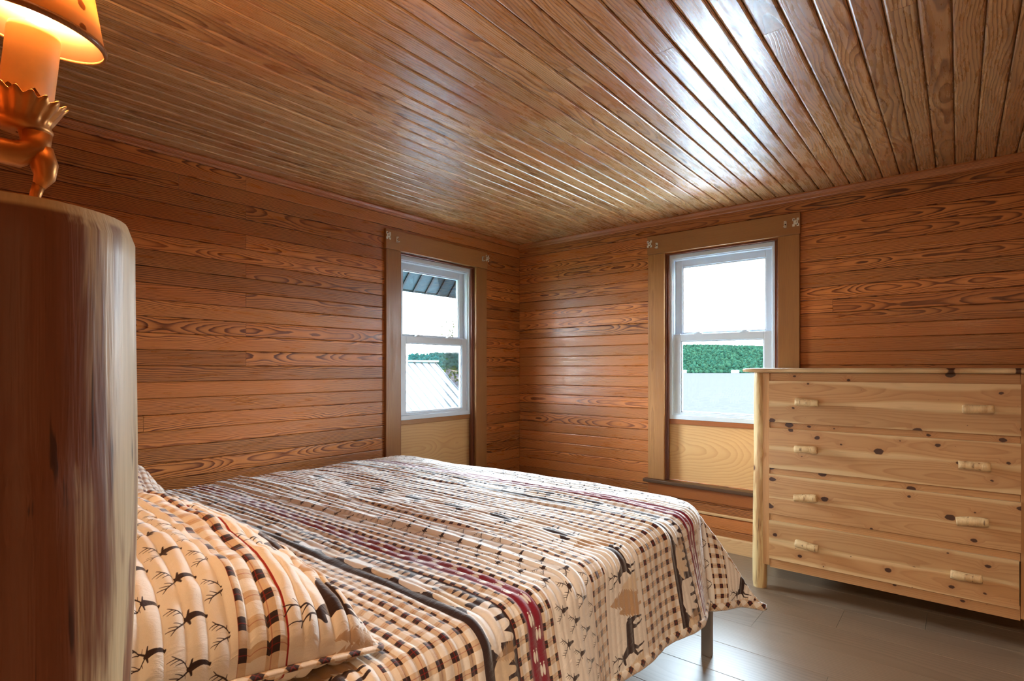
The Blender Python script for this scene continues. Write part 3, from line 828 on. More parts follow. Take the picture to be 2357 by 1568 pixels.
def mat_cloth(name, im, wp, wq, rough=0.85, weave=0.15):
    t = NT(name)
    u, v, _ = t.sep(t.attr('pc'))
    vec = t.xyz(t.math('DIVIDE', u, wp), t.math('DIVIDE', v, wq), 0)
    it = t.n('ShaderNodeTexImage'); it.image = im; it.extension = 'REPEAT'; it.interpolation = 'Linear'
    t.put(it.inputs['Vector'], vec)
    fine = t.noise(t.xyz(t.math('MULTIPLY', u, 900), t.math('MULTIPLY', v, 900), 0), 1, 2)
    wr = t.noise(t.xyz(t.math('MULTIPLY', u, 42), t.math('MULTIPLY', v, 22), 0), 1, 4, 0.6, 0.6)
    c = t.mix(1.0, it.outputs['Color'], t.ramp(fine, [(0.3, 0.92), (0.7, 1.0)]), 'MULTIPLY')
    nrm = t.bump(t.math('ADD', t.math('MULTIPLY', wr, 1.0), t.math('MULTIPLY', fine, 0.05)), 0.55, 0.006)
    t.bsdf(c, rough, nrm, 0, 0.25, **{'Sheen Weight': 0.9, 'Sheen Roughness': 0.4})
    return t.m
M['quilt'] = mat_cloth('quilt_fabric', IMQ, PER, QP)
M['sham'] = mat_cloth('sham_fabric', IMS, SW, SH)
M['sham2'] = mat_cloth('far_sham_fabric', IMS2, SW, SH)
M['bias'] = mat_cloth('bias_binding', IMB, 0.24, 0.24)

def vnoise(x, y, seed=0):
    """smooth value noise on arrays"""
    xi = np.floor(x).astype(int); yi = np.floor(y).astype(int); xf = x - xi; yf = y - yi
    def h(a, b):
        n = (a * 374761393 + b * 668265263 + seed * 974634777) & 0xffffffff
        n = ((n ^ (n >> 13)) * 1274126177) & 0xffffffff
        return ((n ^ (n >> 16)) & 0xffff) / 65535.0
    u = xf * xf * (3 - 2 * xf); v = yf * yf * (3 - 2 * yf)
    return (h(xi, yi) * (1 - u) + h(xi + 1, yi) * u) * (1 - v) + (h(xi, yi + 1) * (1 - u) + h(xi + 1, yi + 1) * u) * v

def grid_obj(name, P, PC, mat, parent=None, wrap=False):
    ny, nx = P.shape[:2]
    me = bpy.data.meshes.new(name)
    idx = np.arange(ny * nx).reshape(ny, nx)
    F = np.stack([idx[:-1, :-1], idx[:-1, 1:], idx[1:, 1:], idx[1:, :-1]], -1).reshape(-1, 4)
    me.vertices.add(ny * nx); me.vertices.foreach_set('co', P.astype(np.float32).ravel())
    me.loops.add(F.size); me.loops.foreach_set('vertex_index', F.astype(np.int32).ravel())
    me.polygons.add(len(F)); me.polygons.foreach_set('loop_start', (np.arange(len(F)) * 4).astype(np.int32))
    me.polygons.foreach_set('use_smooth', np.ones(len(F), bool))
    at = me.attributes.new('pc', 'FLOAT_VECTOR', 'POINT'); at.data.foreach_set('vector', PC.astype(np.float32).ravel())
    me.update(calc_edges=True); me.validate()
    me.materials.append(mat)
    o = bpy.data.objects.new(name, me); link(o, parent)
    return o

# ------------------------------------------------------------------ bed
BX0, BX1, BY0, BY1, BT = -2.775, -0.845, 0.20, 2.235, 0.668     # quilt top edges and height
bed = thing('bed', 'rustic bed with thick peeled log headboard post, metal frame legs below the quilt', 'bed', (-1.80, 1.2, 0))
BI = Matrix.Translation(-Vector(bed.location))
PX, PY = -0.720, 0.104
kn = ((0.80, 5.3, 0.010, 0.035), (0.52, 5.5, 0.010, 0.04), (0.30, 5.2, 0.012, 0.04), (0.93, 4.0, 0.006, 0.03))
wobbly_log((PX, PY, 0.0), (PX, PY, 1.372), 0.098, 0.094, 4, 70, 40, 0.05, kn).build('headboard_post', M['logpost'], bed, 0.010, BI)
wobbly_log((-2.86, PY, 0.0), (-2.86, PY, 1.36), 0.097, 0.092, 8, 50, 28, 0.05, kn).build('headboard_post', M['log'], bed, 0.006, BI)
for zr, rr_ in ((0.42, 0.045), (1.16, 0.055)):
    wobbly_log((-2.80, 0.072, zr), (-0.77, 0.072, zr), rr_, rr_, int(zr * 100), 50, 20, 0.06).build('headboard_rail', M['log'], bed, 0, BI)
for i in range(9):
    xx = -2.60 + i * 0.20
    wobbly_log((xx, 0.072, 0.45), (xx, 0.072, 1.12), 0.024, 0.022, 60 + i, 20, 14, 0.06).build('spindle', M['logthin'], bed, 0, BI)
mb = MB()
for (lo, hi) in (((BX0 + 0.05, 0.205, 0.255), (BX0 + 0.09, BY1 - 0.01, 0.30)), ((BX1 - 0.050, 0.205, 0.255), (BX1 - 0.010, BY1 - 0.04, 0.30)),
                 ((BX0 + 0.091, BY1 - 0.08, 0.255), (BX1 - 0.051, BY1 - 0.04, 0.30)), ((BX0 + 0.091, 0.205, 0.255), (BX1 - 0.051, 0.245, 0.30)), ((-1.83, 0.246, 0.255), (-1.79, BY1 - 0.081, 0.30))):
    mb.box(lo, hi, 0)
mb.build('bed_frame', M['steel'], bed, 0.002, BI)
def leg(x, y):
    mb = MB()
    mb.box((x - 0.020, y - 0.002, 0.0), (x + 0.020, y + 0.002, 0.2545), 2)
    mb.box((x + 0.0165, y + 0.0021, 0.0), (x + 0.020, y + 0.030, 0.2545), 2)
    l = mb.build('leg', M['steel'], bed, 0.0008, BI)
    mb = MB(); mb.tube([(x - 0.008, y - 0.0023, 0.165), (x + 0.004, y - 0.0023, 0.165)], 0.0032, 8); mb.build('slot', M['hole'], l, 0, BI)
for lx in (BX1 + 0.016, -1.81, BX0 + 0.07):
    for ly in (2.200 if lx < -1.0 else 2.300, 0.235):
        leg(lx, ly)

mt = MB()
def rbox(mb, lo, hi, r, n=6):
    """box with rounded vertical edges and rolled top and bottom edges"""
    x0, y0, z0 = lo; x1, y1, z1 = hi
    ringxy = []
    for cx, cy, a0 in ((x1 - r, y1 - r, 0), (x0 + r, y1 - r, 90), (x0 + r, y0 + r, 180), (x1 - r, y0 + r, 270)):
        for k in range(n + 1):
            a = math.radians(a0 + 90 * k / n); ringxy.append((cx, cy, math.cos(a), math.sin(a)))
    er = min(0.03, (z1 - z0) / 3)
    lev = [(er * (1 - math.sin(math.pi / 2 * k / 4)), z0 + er * (1 - math.cos(math.pi / 2 * k / 4))) for k in range(5)]
    lev += [(er * (1 - math.cos(math.pi / 2 * k / 4)), z1 - er * (1 - math.sin(math.pi / 2 * k / 4))) for k in range(5)]
    V = []; m = len(ringxy)
    for ins, z in lev:
        for cx, cy, ca, sa in ringxy: V.append((cx + (r - ins) * ca, cy + (r - ins) * sa, z))
    F = [(i * m + k, i * m + (k + 1) % m, (i + 1) * m + (k + 1) % m, (i + 1) * m + k) for i in range(len(lev) - 1) for k in range(m)]
    F += [tuple(range(m)), tuple((len(lev) - 1) * m + k for k in range(m))]
    mb.add(V, F, None, None, True)
rbox(mt, (BX0 - 0.01, 0.215, 0.302), (BX1 + 0.012, BY1 + 0.005, BT - 0.030), 0.10)
mo = mt.build('mattress', M['mattress'])
tag(mo, 'thick pale mattress lying on the metal frame beneath the patchwork quilt', 'mattress')

# quilt: cloth coordinates p (across, = X on top) and q (= Y on top)
p_hi, p_lo = BX1 + 0.385, BX0 - 0.36
q_lo, q_hi = 0.24, BY1 + 0.39
CH = 0.0265                                    # quilting channel
ps = np.linspace(p_lo, p_hi, 330)
qs = np.arange(q_lo, q_hi, CH / 7)
Pp, Qq = np.meshgrid(ps, qs)
def fold(over, r=0.055):
    """cloth running past an edge by 'over' (arc length): horizontal advance, drop"""
    s = np.clip(over, 0, None)
    lim = math.pi / 2 * 0.965
    th = np.clip(s / r, 0, lim)
    ex = np.clip(s - r * lim, 0, None)
    return r * np.sin(th) + ex * math.cos(lim), r * (1 - np.cos(th)) + ex * math.sin(lim)
wx = vnoise(Qq * 5.0, Pp * 0.9, 3) - 0.5
ax = Pp - (BX1 - 0.0) ; axl = (BX0) - Pp
ay = Qq - BY1
A_ = np.maximum(ax, axl); sx = np.where(ax > axl, 1.0, -1.0)
a_ = np.maximum(A_, -0.12); b_ = np.maximum(ay, -0.12)
ap = np.maximum(a_, 0); bp = np.maximum(b_, 0)
# corners hang as a cone: direction phi, reach rho
# the cloth itself is cut with rounded corners
ap, bp = ap * np.sqrt(1 - 0.36 * np.clip(bp / 0.39, 0, 1) ** 2), bp * np.sqrt(1 - 0.36 * np.clip(ap / 0.385, 0, 1) ** 2)
rho = (ap ** 2.4 + bp ** 2.4) ** (1 / 2.4)
both = np.minimum(ap, bp)
# rounded mattress corner
Rc = 0.16
X = np.where(sx > 0, np.minimum(Pp, BX1), np.maximum(Pp, BX0)).astype(float)
Y = np.minimum(Qq, BY1).astype(float)
dxc = np.where(sx > 0, X - (BX1 - Rc), (BX0 + Rc) - X); dyc = Y - (BY1 - Rc)
incorner = (dxc > 0) & (dyc > 0)
rad = np.hypot(dxc, dyc)
cut = np.where(incorner & (rad > Rc), rad - Rc, 0.0)        # how far past the rounded corner
ux = np.where(rad > 1e-6, dxc / np.maximum(rad, 1e-6), 0); uy = np.where(rad > 1e-6, dyc / np.maximum(rad, 1e-6), 0)
X = X - sx * ux * cut; Y = Y - uy * cut
over = rho + cut * 0.9
hx, dz = fold(over)
tot = np.hypot(ap + ux * cut, bp + uy * cut) + 1e-6
dirx = (ap + ux * cut) / tot; diry = (bp + uy * cut) / tot
flare = both * np.where(sx > 0, 0.80, 0.10)
X = X + sx * dirx * hx + sx * flare * 0.80; Y = Y + diry * hx + flare * 0.55
Z = BT - dz
edge = np.clip(np.minimum(-A_, -ay), 0, 0.35) / 0.35       # gentle crown of the filled mattress
Z = Z + 0.012 * np.sin(edge * math.pi / 2) - 0.006
# hanging side: slow outward waves, hem wander
hang = np.clip(dz / 0.30, 0, 1.2)
X = X + np.where(sx > 0, 1, 0.3) * sx * dirx * hang * (0.030 + 0.020 * np.sin(Qq * 7.0 + 0.6) + 0.014 * np.sin(Qq * 17.0) + 0.03 * wx)
Y = Y + diry * hang * 0.04
# puffed channels + creases on the top
ph = (Qq / CH) % 1.0
puff = np.sqrt(np.abs(np.sin(math.pi * ph)) + 1e-4)
n1 = vnoise(Pp * 6, Qq * 30, 5); n2 = vnoise(Pp * 22, Qq * 40, 6); n3 = vnoise(Pp * 2.2, Qq * 9, 9)
amp = 0.0062 * (0.55 + 0.9 * n1)
topw = 1 - np.clip(dz / 0.10, 0, 1)
disp = puff * amp * (0.45 + 0.55 * topw) + (n2 - 0.5) * 0.0035 * topw + (n3 - 0.5) * 0.016 * topw
# long ridges on the middle of the top
rid = np.exp(-((Qq - 1.28 - 0.05 * np.sin(Pp * 3)) / 0.018) ** 2) + np.exp(-((Qq - 1.17 + 0.04 * np.sin(Pp * 2.2 + 1)) / 0.016) ** 2) + 0.8 * np.exp(-((Qq - 0.86 - 0.03 * np.sin(Pp * 4)) / 0.02) ** 2) \
    + 0.8 * np.exp(-((Qq - 1.80 - 0.03 * np.sin(Pp * 2.6 + 2)) / 0.018) ** 2)
disp = disp + rid * 0.009 * topw * (0.3 + 0.9 * vnoise(Pp * 3.0, Qq * 0 + 2.0, 12))
P = np.stack([X, Y, Z], -1)
gy = np.gradient(P, axis=0); gx = np.gradient(P, axis=1)
N = np.cross(gx, gy); N /= np.linalg.norm(N, axis=-1, keepdims=True) + 1e-9
N *= np.sign((N[..., 2:3] * 1.0 + 1e-6)) * 1.0 if False else 1.0
if N[len(qs) // 2, len(ps) // 2, 2] < 0: N = -N
P = P + N * disp[..., None]
QOFF = 1.030
PC = np.stack([Pp - BX1 + 10 * PER + 0.03, (Qq - QOFF) % QP if False else Qq - QOFF + 2 * QP, np.zeros_like(Pp)], -1)
quilt = thing('quilt', 'cream and brown patchwork quilt with maroon hoof-print bands spread over the bed', 'quilt', (-1.8, 1.2, BT))
QI = np.array([-1.8, 1.2, BT])
qo = grid_obj('quilt_cover', P - QI, PC, M['quilt'], quilt)
md = qo.modifiers.new('s', 'SOLIDIFY'); md.thickness = 0.007; md.offset = -1
# bias binding along the hem: near side, foot side and far side
hem = np.concatenate([P[:, -1], P[-1, ::-1][1:], P[::-1, 0][1:]], 0)
hem = hem[::5]
hpc = np.concatenate([[0], np.cumsum(np.linalg.norm(np.diff(hem, axis=0), axis=1))])
mb = MB()
seg = 8; V = []; F = []; PCb = []
for i, c in enumerate(hem):
    d = hem[min(i + 1, len(hem) - 1)] - hem[max(i - 1, 0)]; d = d / (np.linalg.norm(d) + 1e-9)
    up = np.array([0, 0, 1.0]); up = up - d * d.dot(up); up /= np.linalg.norm(up) + 1e-9
    w_ = np.cross(d, up)
    for k in range(seg):
        th = 2 * math.pi * k / seg
        q = c - QI + up * (0.016 * math.cos(th) + 0.002) + w_ * 0.0062 * math.sin(th) - w_ * 0.0
        V.append(tuple(q)); PCb.append((hpc[i], 0.016 * math.cos(th), 0))
for i in range(len(hem) - 1):
    for k in range(seg):
        a = i * seg + k; b = i * seg + (k + 1) % seg; F.append((a, b, b + seg, a + seg))
mb.add(V, F, PCb, None, True); mb.build('binding', M['bias'], quilt)

# ------------------------------------------------------------------ pillows
def pillow(name, label, mat, centre, wid, hgt, thick, tilt, yaw, roll, seed, res=(170, 230), u0=0.0):
    """wid along X, hgt up the headboard; front face puffed into channels that run along the width"""
    root = thing(name, label, 'pillow', centre, (0, 0, 0), 'quilted pillow shams')
    na, nb = res
    a = np.linspace(-1, 1, na); b = np.linspace(-1, 1, nb)
    A, B_ = np.meshgrid(a, b)
    R = Matrix.Rotation(yaw, 3, 'Z') @ Matrix.Rotation(roll, 3, 'Y') @ Matrix.Rotation(-tilt, 3, 'X')
    R = np.array(R)
    def surf(side):
        # outline: corners stick out a little, edges bow in
        U = A * wid / 2 * (1 - 0.030 * (1 - B_ ** 2)); Vv = B_ * hgt / 2 * (1 - 0.045 * (1 - A ** 2))
        prof = np.clip(1 - np.abs(A) ** 3.6, 0, 1) ** 0.52 * np.clip(1 - np.abs(B_) ** 2.8, 0, 1) ** 0.55
        W = thick * prof * (1.0 if side > 0 else 0.30)
        s_ = (B_ + 1) / 2 * hgt
        ph = (s_ / 0.031) % 1
        e = np.clip(prof * 4, 0, 1)
        W = W + side * 0 + (np.sqrt(np.abs(np.sin(np.pi * ph)) + 1e-4) - 0.5) * 0.0085 * e * (0.6 + 0.8 * vnoise(A * 7 + 9, B_ * 9, seed))
        W = W + (vnoise(A * 4 + 3, B_ * 5 + 7, seed + 1) - 0.5) * 0.022 * e + (vnoise(A * 16 + 3, B_ * 11 + 7, seed + 2) - 0.5) * 0.008 * e
        L = np.stack([U, -Vv, side * W], -1)     # b = +1 is the front (foot) edge -> local +Y is toward the foot
        L[..., 1] = Vv
        return L @ R.T
    P1 = surf(1); P2 = surf(-1)
    # print follows the cloth: arc length along the middle lines, measured from the near end and from the headboard edge
    la = np.concatenate([[0], np.cumsum(np.linalg.norm(np.diff(P1[nb // 2], axis=0), axis=1))]); la = la - la[-1]
    lb = np.concatenate([[0], np.cumsum(np.linalg.norm(np.diff(P1[:, na // 2], axis=0), axis=1))]); lb = lb / lb[-1] * 0.6
    UV = np.stack([np.broadcast_to(la[None, :], A.shape) + u0, np.broadcast_to(lb[:, None], A.shape), 0 * A], -1)
    # one closed mesh: front and back joined along the seam
    o = grid_obj('cover', P1, UV, mat, root)
    bm = bmesh.new(); bm.from_mesh(o.data)
    lay = bm.verts.layers.float_vector['pc']
    ny, nx = P2.shape[:2]
    vs = [[None] * nx for _ in range(ny)]
    bm.verts.ensure_lookup_table(); old = list(bm.verts)
    for j in range(ny):
        for i in range(nx):
            if j in (0, ny - 1) or i in (0, nx - 1): vs[j][i] = old[j * nx + i]
            else:
                v = bm.verts.new(P2[j, i]); v[lay] = Vector(UV[j, i]); vs[j][i] = v
    for j in range(ny - 1):
        for i in range(nx - 1):
            f = bm.faces.new((vs[j][i], vs[j + 1][i], vs[j + 1][i + 1], vs[j][i + 1])); f.smooth = True
    bm.to_mesh(o.data); bm.free()
    # piped edge of bias plaid
    ringp = np.concatenate([P1[0, :], P1[1:, -1], P1[-1, ::-1][1:], P1[::-1, 0][1:-1]], 0)[::3]
    mb = MB(); n = len(ringp); V = []; F = []; PCb = []
    acc = 0
    cen = ringp.mean(0); nrm = R @ np.array([0, 0, 1.0])
    for i, c in enumerate(ringp):
        d = ringp[(i + 1) % n] - ringp[i - 1]; d /= np.linalg.norm(d) + 1e-9
        out = np.cross(d, nrm); out /= np.linalg.norm(out)
        if i: acc += np.linalg.norm(ringp[i] - ringp[i - 1])
        for k in range(8):
            th = 2 * math.pi * k / 8
            V.append(tuple(c + out * 0.011 * math.cos(th) + nrm * 0.005 * math.sin(th))); PCb.append((acc, 0.013 * math.cos(th), 0))
    for i in range(n):
        for k in range(8):
            F.append((i * 8 + k, i * 8 + (k + 1) % 8, ((i + 1) % n) * 8 + (k + 1) % 8, ((i + 1) % n) * 8 + k))
    mb.add(V, F, PCb, None, True); mb.build('binding', M['bias'], root)
    return root
pillow('pillow', 'quilted pillow sham printed with deer heads, leaning beside the log post', M['sham'], (-1.315, 0.385, 0.750), 0.92, 0.53, 0.168, math.radians(10), 0.0, math.radians(2.5), 21, u0=0.0)
pillow('pillow', 'small-check pillow sham with dark band, half hidden behind the deer-head pillow', M['sham2'], (-2.27, 0.420, 0.800), 0.90, 0.53, 0.155, math.radians(15), math.radians(-1), 0.0, 33, (130, 150))

# ------------------------------------------------------------------ wall lamp
LX, LY, LZ = -1.051, 0.172, 1.715            # centre of the shade's lower rim
lamp = thing('wall_lamp', 'warm lit candle-style wall lamp with parchment shade above the log post', 'lamp', (LX, LY, LZ))
# the fixture leans a little to the right, as hung
lean = Matrix.Rotation(math.radians(9), 4, Vector((-0.635, 0.772, 0)).normalized())
def mat_shade():
    t = NT('parchment_shade')
    tc = t.n('ShaderNodeTexCoord').outputs['Object']
    nz = t.noise(tc, 40, 4, 0.6)
    # small brown sprigs printed on the paper
    vor = t.n('ShaderNodeTexVoronoi', feature='F1'); t.put(vor.inputs['Vector'], tc); vor.inputs['Scale'].default_value = 26
    sp = t.maprange(t.math('ADD', vor.outputs['Distance'], t.math('MULTIPLY', nz, 0.25)), 0.26, 0.30, 1, 0, True)
    c = t.mix(t.math('MULTIPLY', sp, 0.8), srgb(230, 190, 132), srgb(110, 62, 30))
    d = t.n('ShaderNodeBsdfDiffuse'); t.put(d.inputs[0], c)
    tl = t.n('ShaderNodeBsdfTranslucent'); t.put(tl.inputs[0], c)
    mx = t.n('ShaderNodeMixShader'); mx.inputs[0].default_value = 0.30
    t.t.links.new(d.outputs[0], mx.inputs[1]); t.t.links.new(tl.outputs[0], mx.inputs[2]); t.t.links.new(mx.outputs[0], t.out.inputs[0])
    return t.m
M['shade'] = mat_shade()
def mat_emit(name, col, st):
    t = NT(name); e = t.n('ShaderNodeEmission'); e.inputs[0].default_value = col; e.inputs[1].default_value = st
    t.t.links.new(e.outputs[0], t.out.inputs[0]); return t.m
M['bulb'] = mat_emit('bulb_glow', (1.0, 0.84, 0.6, 1), 10.0)
M['candle'] = mat_plain('wax_sleeve', srgb(222, 182, 128), 0.5, 0, 0.4, 0.12)
mb = MB(); RH = 0.0845
mb.lathe([(RH, 0.0), (RH * 0.52, 0.135), (RH * 0.52 - 0.0022, 0.135), (RH - 0.0022, 0.0)], 48, close=True)
sh = mb.build('shade', M['shade'], lamp, 0, lean)
mb = MB(); mb.lathe([(RH + 0.0008, -0.001), (RH + 0.0016, 0.004), (RH + 0.0002, 0.008), (RH - 0.003, 0.004), (RH - 0.003, -0.001)], 48, close=True)
mb.build('shade_trim', M['casing'], sh, 0, lean)
mb = MB()
cr = 0.0310
mb.lathe([(0.0, 0.004), (cr * 0.7, 0.006), (cr * 0.95, 0.002), (cr, -0.006), (cr * 1.0, -0.05), (cr * 1.02, -0.085), (cr * 1.04, -0.098)], 40,
         mod=lambda r, z, th, i: (r * (1 + 0.03 * math.sin(3 * th + z * 40)), z + (0.010 * math.sin(5 * th) + 0.006 * math.sin(9 * th + 1) if i == 6 else 0)))
mb.build('candle_sleeve', M['candle'], lamp, 0, lean)
mb = MB()
mb.lathe([(0.0, 0.090), (0.012, 0.086), (0.019, 0.070), (0.021, 0.055), (0.017, 0.035), (0.012, 0.018), (0.012, 0.008)], 24)
mb.build('bulb', M['bulb'], lamp, 0, lean)
mb = MB()
mb.lathe([(0.004, -0.150), (0.030, -0.149), (0.037, -0.142), (0.038, -0.137), (0.034, -0.132), (0.037, -0.122), (0.044, -0.108), (0.0485, -0.099), (0.0475, -0.098), (0.042, -0.108), (0.035, -0.120), (0.030, -0.128), (0.0, -0.129)], 108,
         mod=lambda r, z, th, i: (r * (1 + (0.045 * math.cos(18 * th) if 5 <= i <= 10 else 0)), z + (0.0035 * math.cos(18 * th) if 6 <= i <= 9 else 0)))
mb.build('drip_pan', M['brass'], lamp, 0, lean)
mb = MB()
mb.tube([(0, 0, -0.150), (0.0, 0.0, -0.172), (0, -0.02, -0.186), (0, -0.07, -0.186), (0.0, -0.12, -0.175), (0, -0.150, -0.165)], [0.020, 0.019, 0.019, 0.017, 0.015, 0.014], 14)
mb.tube([(0.0, 0.004, -0.172), (0.002, 0.010, -0.195), (0.003, 0.010, -0.212), (0.001, 0.004, -0.226)], [0.017, 0.017, 0.013, 0.008], 14)
mb.tube([(0.001, 0.004, -0.224), (0.0, 0.0, -0.240), (-0.001, -0.002, -0.262)], [0.008, 0.007, 0.004], 12)
mb.build('arm', M['brass'], lamp, 0)
mb = MB(); mb.lathe([(0.0, 0.0), (0.045, 0.0), (0.045, 0.008), (0.034, 0.016), (0.016, 0.022), (0.0, 0.023)], 32)
mb.build('wall_plate', M['brass'], lamp, 0, Matrix.Translation((0, -LY + 0.0005, -0.165)) @ Matrix.Rotation(-math.pi / 2, 4, 'X'))
L = bpy.data.lights.new('bulb_light', 'POINT'); L.energy = 19.0; L.color = (1.0, 0.60, 0.30); L.shadow_soft_size = 0.02
lo = bpy.data.objects.new('bulb_light', L); COL.objects.link(lo); lo.parent = lamp; lo.location = lean @ Vector((0, 0, 0.115))

# ------------------------------------------------------------------ outdoors
def mat_foliage(name, a, b, scale):
    t = NT(name); tc = t.n('ShaderNodeTexCoord').outputs['Object']
    n_ = t.noise(tc, scale, 5, 0.65); n2_ = t.noise(tc, scale * 0.12, 3, 0.5)
    c = t.mix(t.maprange(n_, 0.35, 0.65, 0, 1), a, b)
    c = t.mix(t.math('MULTIPLY', n2_, 0.35), c, a)
    k_ = t.maprange(t.sep(t.attr('pr'))[0], 0, 1, 0.55, 1.35); c = t.mix(1.0, c, t.xyz(k_, k_, k_), 'MULTIPLY')
    d = t.n('ShaderNodeBsdfDiffuse'); t.put(d.inputs[0], c); t.t.links.new(d.outputs[0], t.out.inputs[0]); return t.m
M['forest'] = mat_foliage('forest_green', (0.0014, 0.0056, 0.0040, 1), (0.0050, 0.0112, 0.0056, 1), 0.25)
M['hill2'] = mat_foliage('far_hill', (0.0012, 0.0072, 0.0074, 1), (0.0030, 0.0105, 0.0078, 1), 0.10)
M['leaf'] = mat_foliage('leaf_green', srgb(14, 26, 8), srgb(34, 44, 14), 30)
M['barkm'] = mat_plain('bark', srgb(90, 74, 60), 0.9)
M['grass'] = mat_foliage('grass_green', srgb(130, 166, 100), srgb(178, 200, 142), 1.5)
def mat_water():
    t = NT('lake_water'); tc = t.n('ShaderNodeTexCoord').outputs['Object']
    x, y, z = t.sep(tc)
    n_ = t.noise(t.xyz(t.math('MULTIPLY', x, 0.9), t.math('MULTIPLY', y, 0.9), 0), 1.0, 5, 0.62, 0.3)
    nrm = t.bump(n_, 0.9, 0.35)
    d = t.n('ShaderNodeBsdfDiffuse'); t.put(d.inputs[0], t.mix(n_, srgb(20, 19, 23), srgb(37, 35, 38))); t.put(d.inputs['Normal'], nrm)
    g = t.n('ShaderNodeBsdfGlossy'); t.put(g.inputs[0], (0.8, 0.86, 1, 1)); g.inputs['Roughness'].default_value = 0.2; t.put(g.inputs['Normal'], nrm)
    mx = t.n('ShaderNodeMixShader'); mx.inputs[0].default_value = 0.004
    t.t.links.new(d.outputs[0], mx.inputs[1]); t.t.links.new(g.outputs[0], mx.inputs[2]); t.t.links.new(mx.outputs[0], t.out.inputs[0])
    return t.m
M['water'] = mat_water()
def mat_roof():
    t = NT('pale_metal_roof'); tc = t.n('ShaderNodeTexCoord').outputs['Object']
    n_ = t.noise(tc, 2.0, 3)
    c = t.mix(n_, srgb(62, 68, 72), srgb(74, 80, 84))
    t.bsdf(c, 0.5, None, 0.0, 0.15); return t.m
M['roofm'] = mat_roof()
M['soffit'] = mat_plain('green_soffit', srgb(15, 38, 44), 0.6, 0.0, 0.1, 0.08)
M['seam'] = mat_plain('grey_seam', srgb(12, 16, 18), 0.6)
M['bounce'] = mat_plain('pale_bounce_slab', srgb(222, 228, 232), 0.8, 0, 0.3, 0.06)  # bright colour for the added slabs that bounce daylight
M['soffit_dark'] = mat_plain('dark_green_rib', srgb(6, 10, 12), 0.6, 0, 0.1)
M['farwhite'] = mat_plain('white_boards', srgb(44, 46, 48), 0.9)
M['siding'] = mat_plain('neighbour_siding', srgb(150, 140, 126), 0.7)

WZ = -4.6
mb = MB(); mb.add([(-1500, 14, WZ), (900, 14, WZ), (900, 1500, WZ), (-1500, 1500, WZ)], [(0, 1, 2, 3)])
tag(mb.build('lake_water', M['water']), kind='structure')
gy_ = np.linspace(-30, 15, 24); gx_ = np.linspace(-60, 30, 46)
GX, GY = np.meshgrid(gx_, gy_)
GZ = -1.2 - np.clip((GY - 4.5) / 10, 0, 1) ** 1.3 * 3.8 + (vnoise(GX * 0.4, GY * 0.4, 2) - 0.5) * 0.25
GZ = np.where((GX > -3.4) & (GX < 1.9) & (GY > -2.3) & (GY < 4.0), -0.9, GZ)
tag(grid_obj('ground', np.stack([GX, GY, GZ], -1), np.stack([GX, GY, GZ], -1), M['grass']), kind='structure')

mb = MB(); mb.box((-7.0, YB + T1 + 0.02, -0.95), (4.0, 8.6, -0.80), 0)  # unseen pale slab, added to throw daylight up to the ceiling
tag(mb.build('bounce_slab', M['bounce']), kind='structure')
mb = MB(); mb.box((-4.1, -3.0, -0.95), (XA - T1 - 0.02, YB + T1 + 0.01, -0.81), 0)  # second added slab, bounces daylight in through the left window
tag(mb.build('bounce_slab_side', M['bounce']), kind='structure')

def ray(px, py):
    f, yaw, cy = 1251.137, 0.688570069, 847.592
    s, c = math.sin(yaw), math.cos(yaw)
    return np.array([-s + (px - 1178.5) / f * c, c + (px - 1178.5) / f * s, -(py - cy) / f])

# wooded hills across the lake: terrain plus crowns, one uncountable forest
def hills(name, D, prof, mat, crowns, seed, csize):
    """ridge polyline given as bearings on the far shore; built as real terrain with depth"""
    rr = random.Random(seed)
    ts = np.linspace(prof[0][0], prof[-1][0], 90)
    hs = np.interp(ts, [p[0] for p in prof], [p[1] for p in prof])
    nd = 12
    P = np.zeros((nd, len(ts), 3))
    for i, (t, hgt) in enumerate(zip(ts, hs)):
        d0 = ray(t, 847.6)[:2]
        for j in range(nd):
            k = j / (nd - 1)
            dist = D * (1 + 0.55 * k)
            z = WZ + (hgt * (1 + 0.4 * k) - WZ) * (math.sin(k * math.pi / 2) ** 0.9) if j else WZ - 0.5
            P[j, i] = (d0[0] * dist, d0[1] * dist, z)
    mb = MB(); V = P.reshape(-1, 3); n = len(ts)
    F = [(j * n + i, j * n + i + 1, (j + 1) * n + i + 1, (j + 1) * n + i) for j in range(nd - 1) for i in range(n - 1)]
    mb.add([tuple(v) for v in V], F, None, None, True)
    # rounded crowns scattered over the slope
    ico = []
    bm = bmesh.new(); bmesh.ops.create_icosphere(bm, subdivisions=1, radius=1)
    iv = [v.co.copy() for v in bm.verts]; ifc = [tuple(v.index for v in f.verts) for f in bm.faces]; bm.free()
    for _ in range(crowns):
        i = rr.random() * (n - 1.01); j = (rr.random() ** 1.3) * (nd - 1.01)
        i0, j0 = int(i), int(j); fi, fj = i - i0, j - j0
        p = (P[j0, i0] * (1 - fi) + P[j0, i0 + 1] * fi) * (1 - fj) + (P[j0 + 1, i0] * (1 - fi) + P[j0 + 1, i0 + 1] * fi) * fj
        s = csize * (0.6 + 0.8 * rr.random())
        mb.add([(p[0] + v.x * s, p[1] + v.y * s, p[2] + 0.3 * s + v.z * s * 1.25 * (0.85 + 0.3 * rr.random())) for v in iv], ifc, None, None, True)
    return tag(mb.build(name, mat), 'dense green forest covering the hillside across the lake', 'forest', kind='stuff')
hills('forest', 640, [(1240, 26), (1400, 29), (1560, 29.5), (1620, 30), (1700, 28.8), (1780, 27), (1950, 20), (2300, 22)], M['forest'], 11000, 4, 1.9)
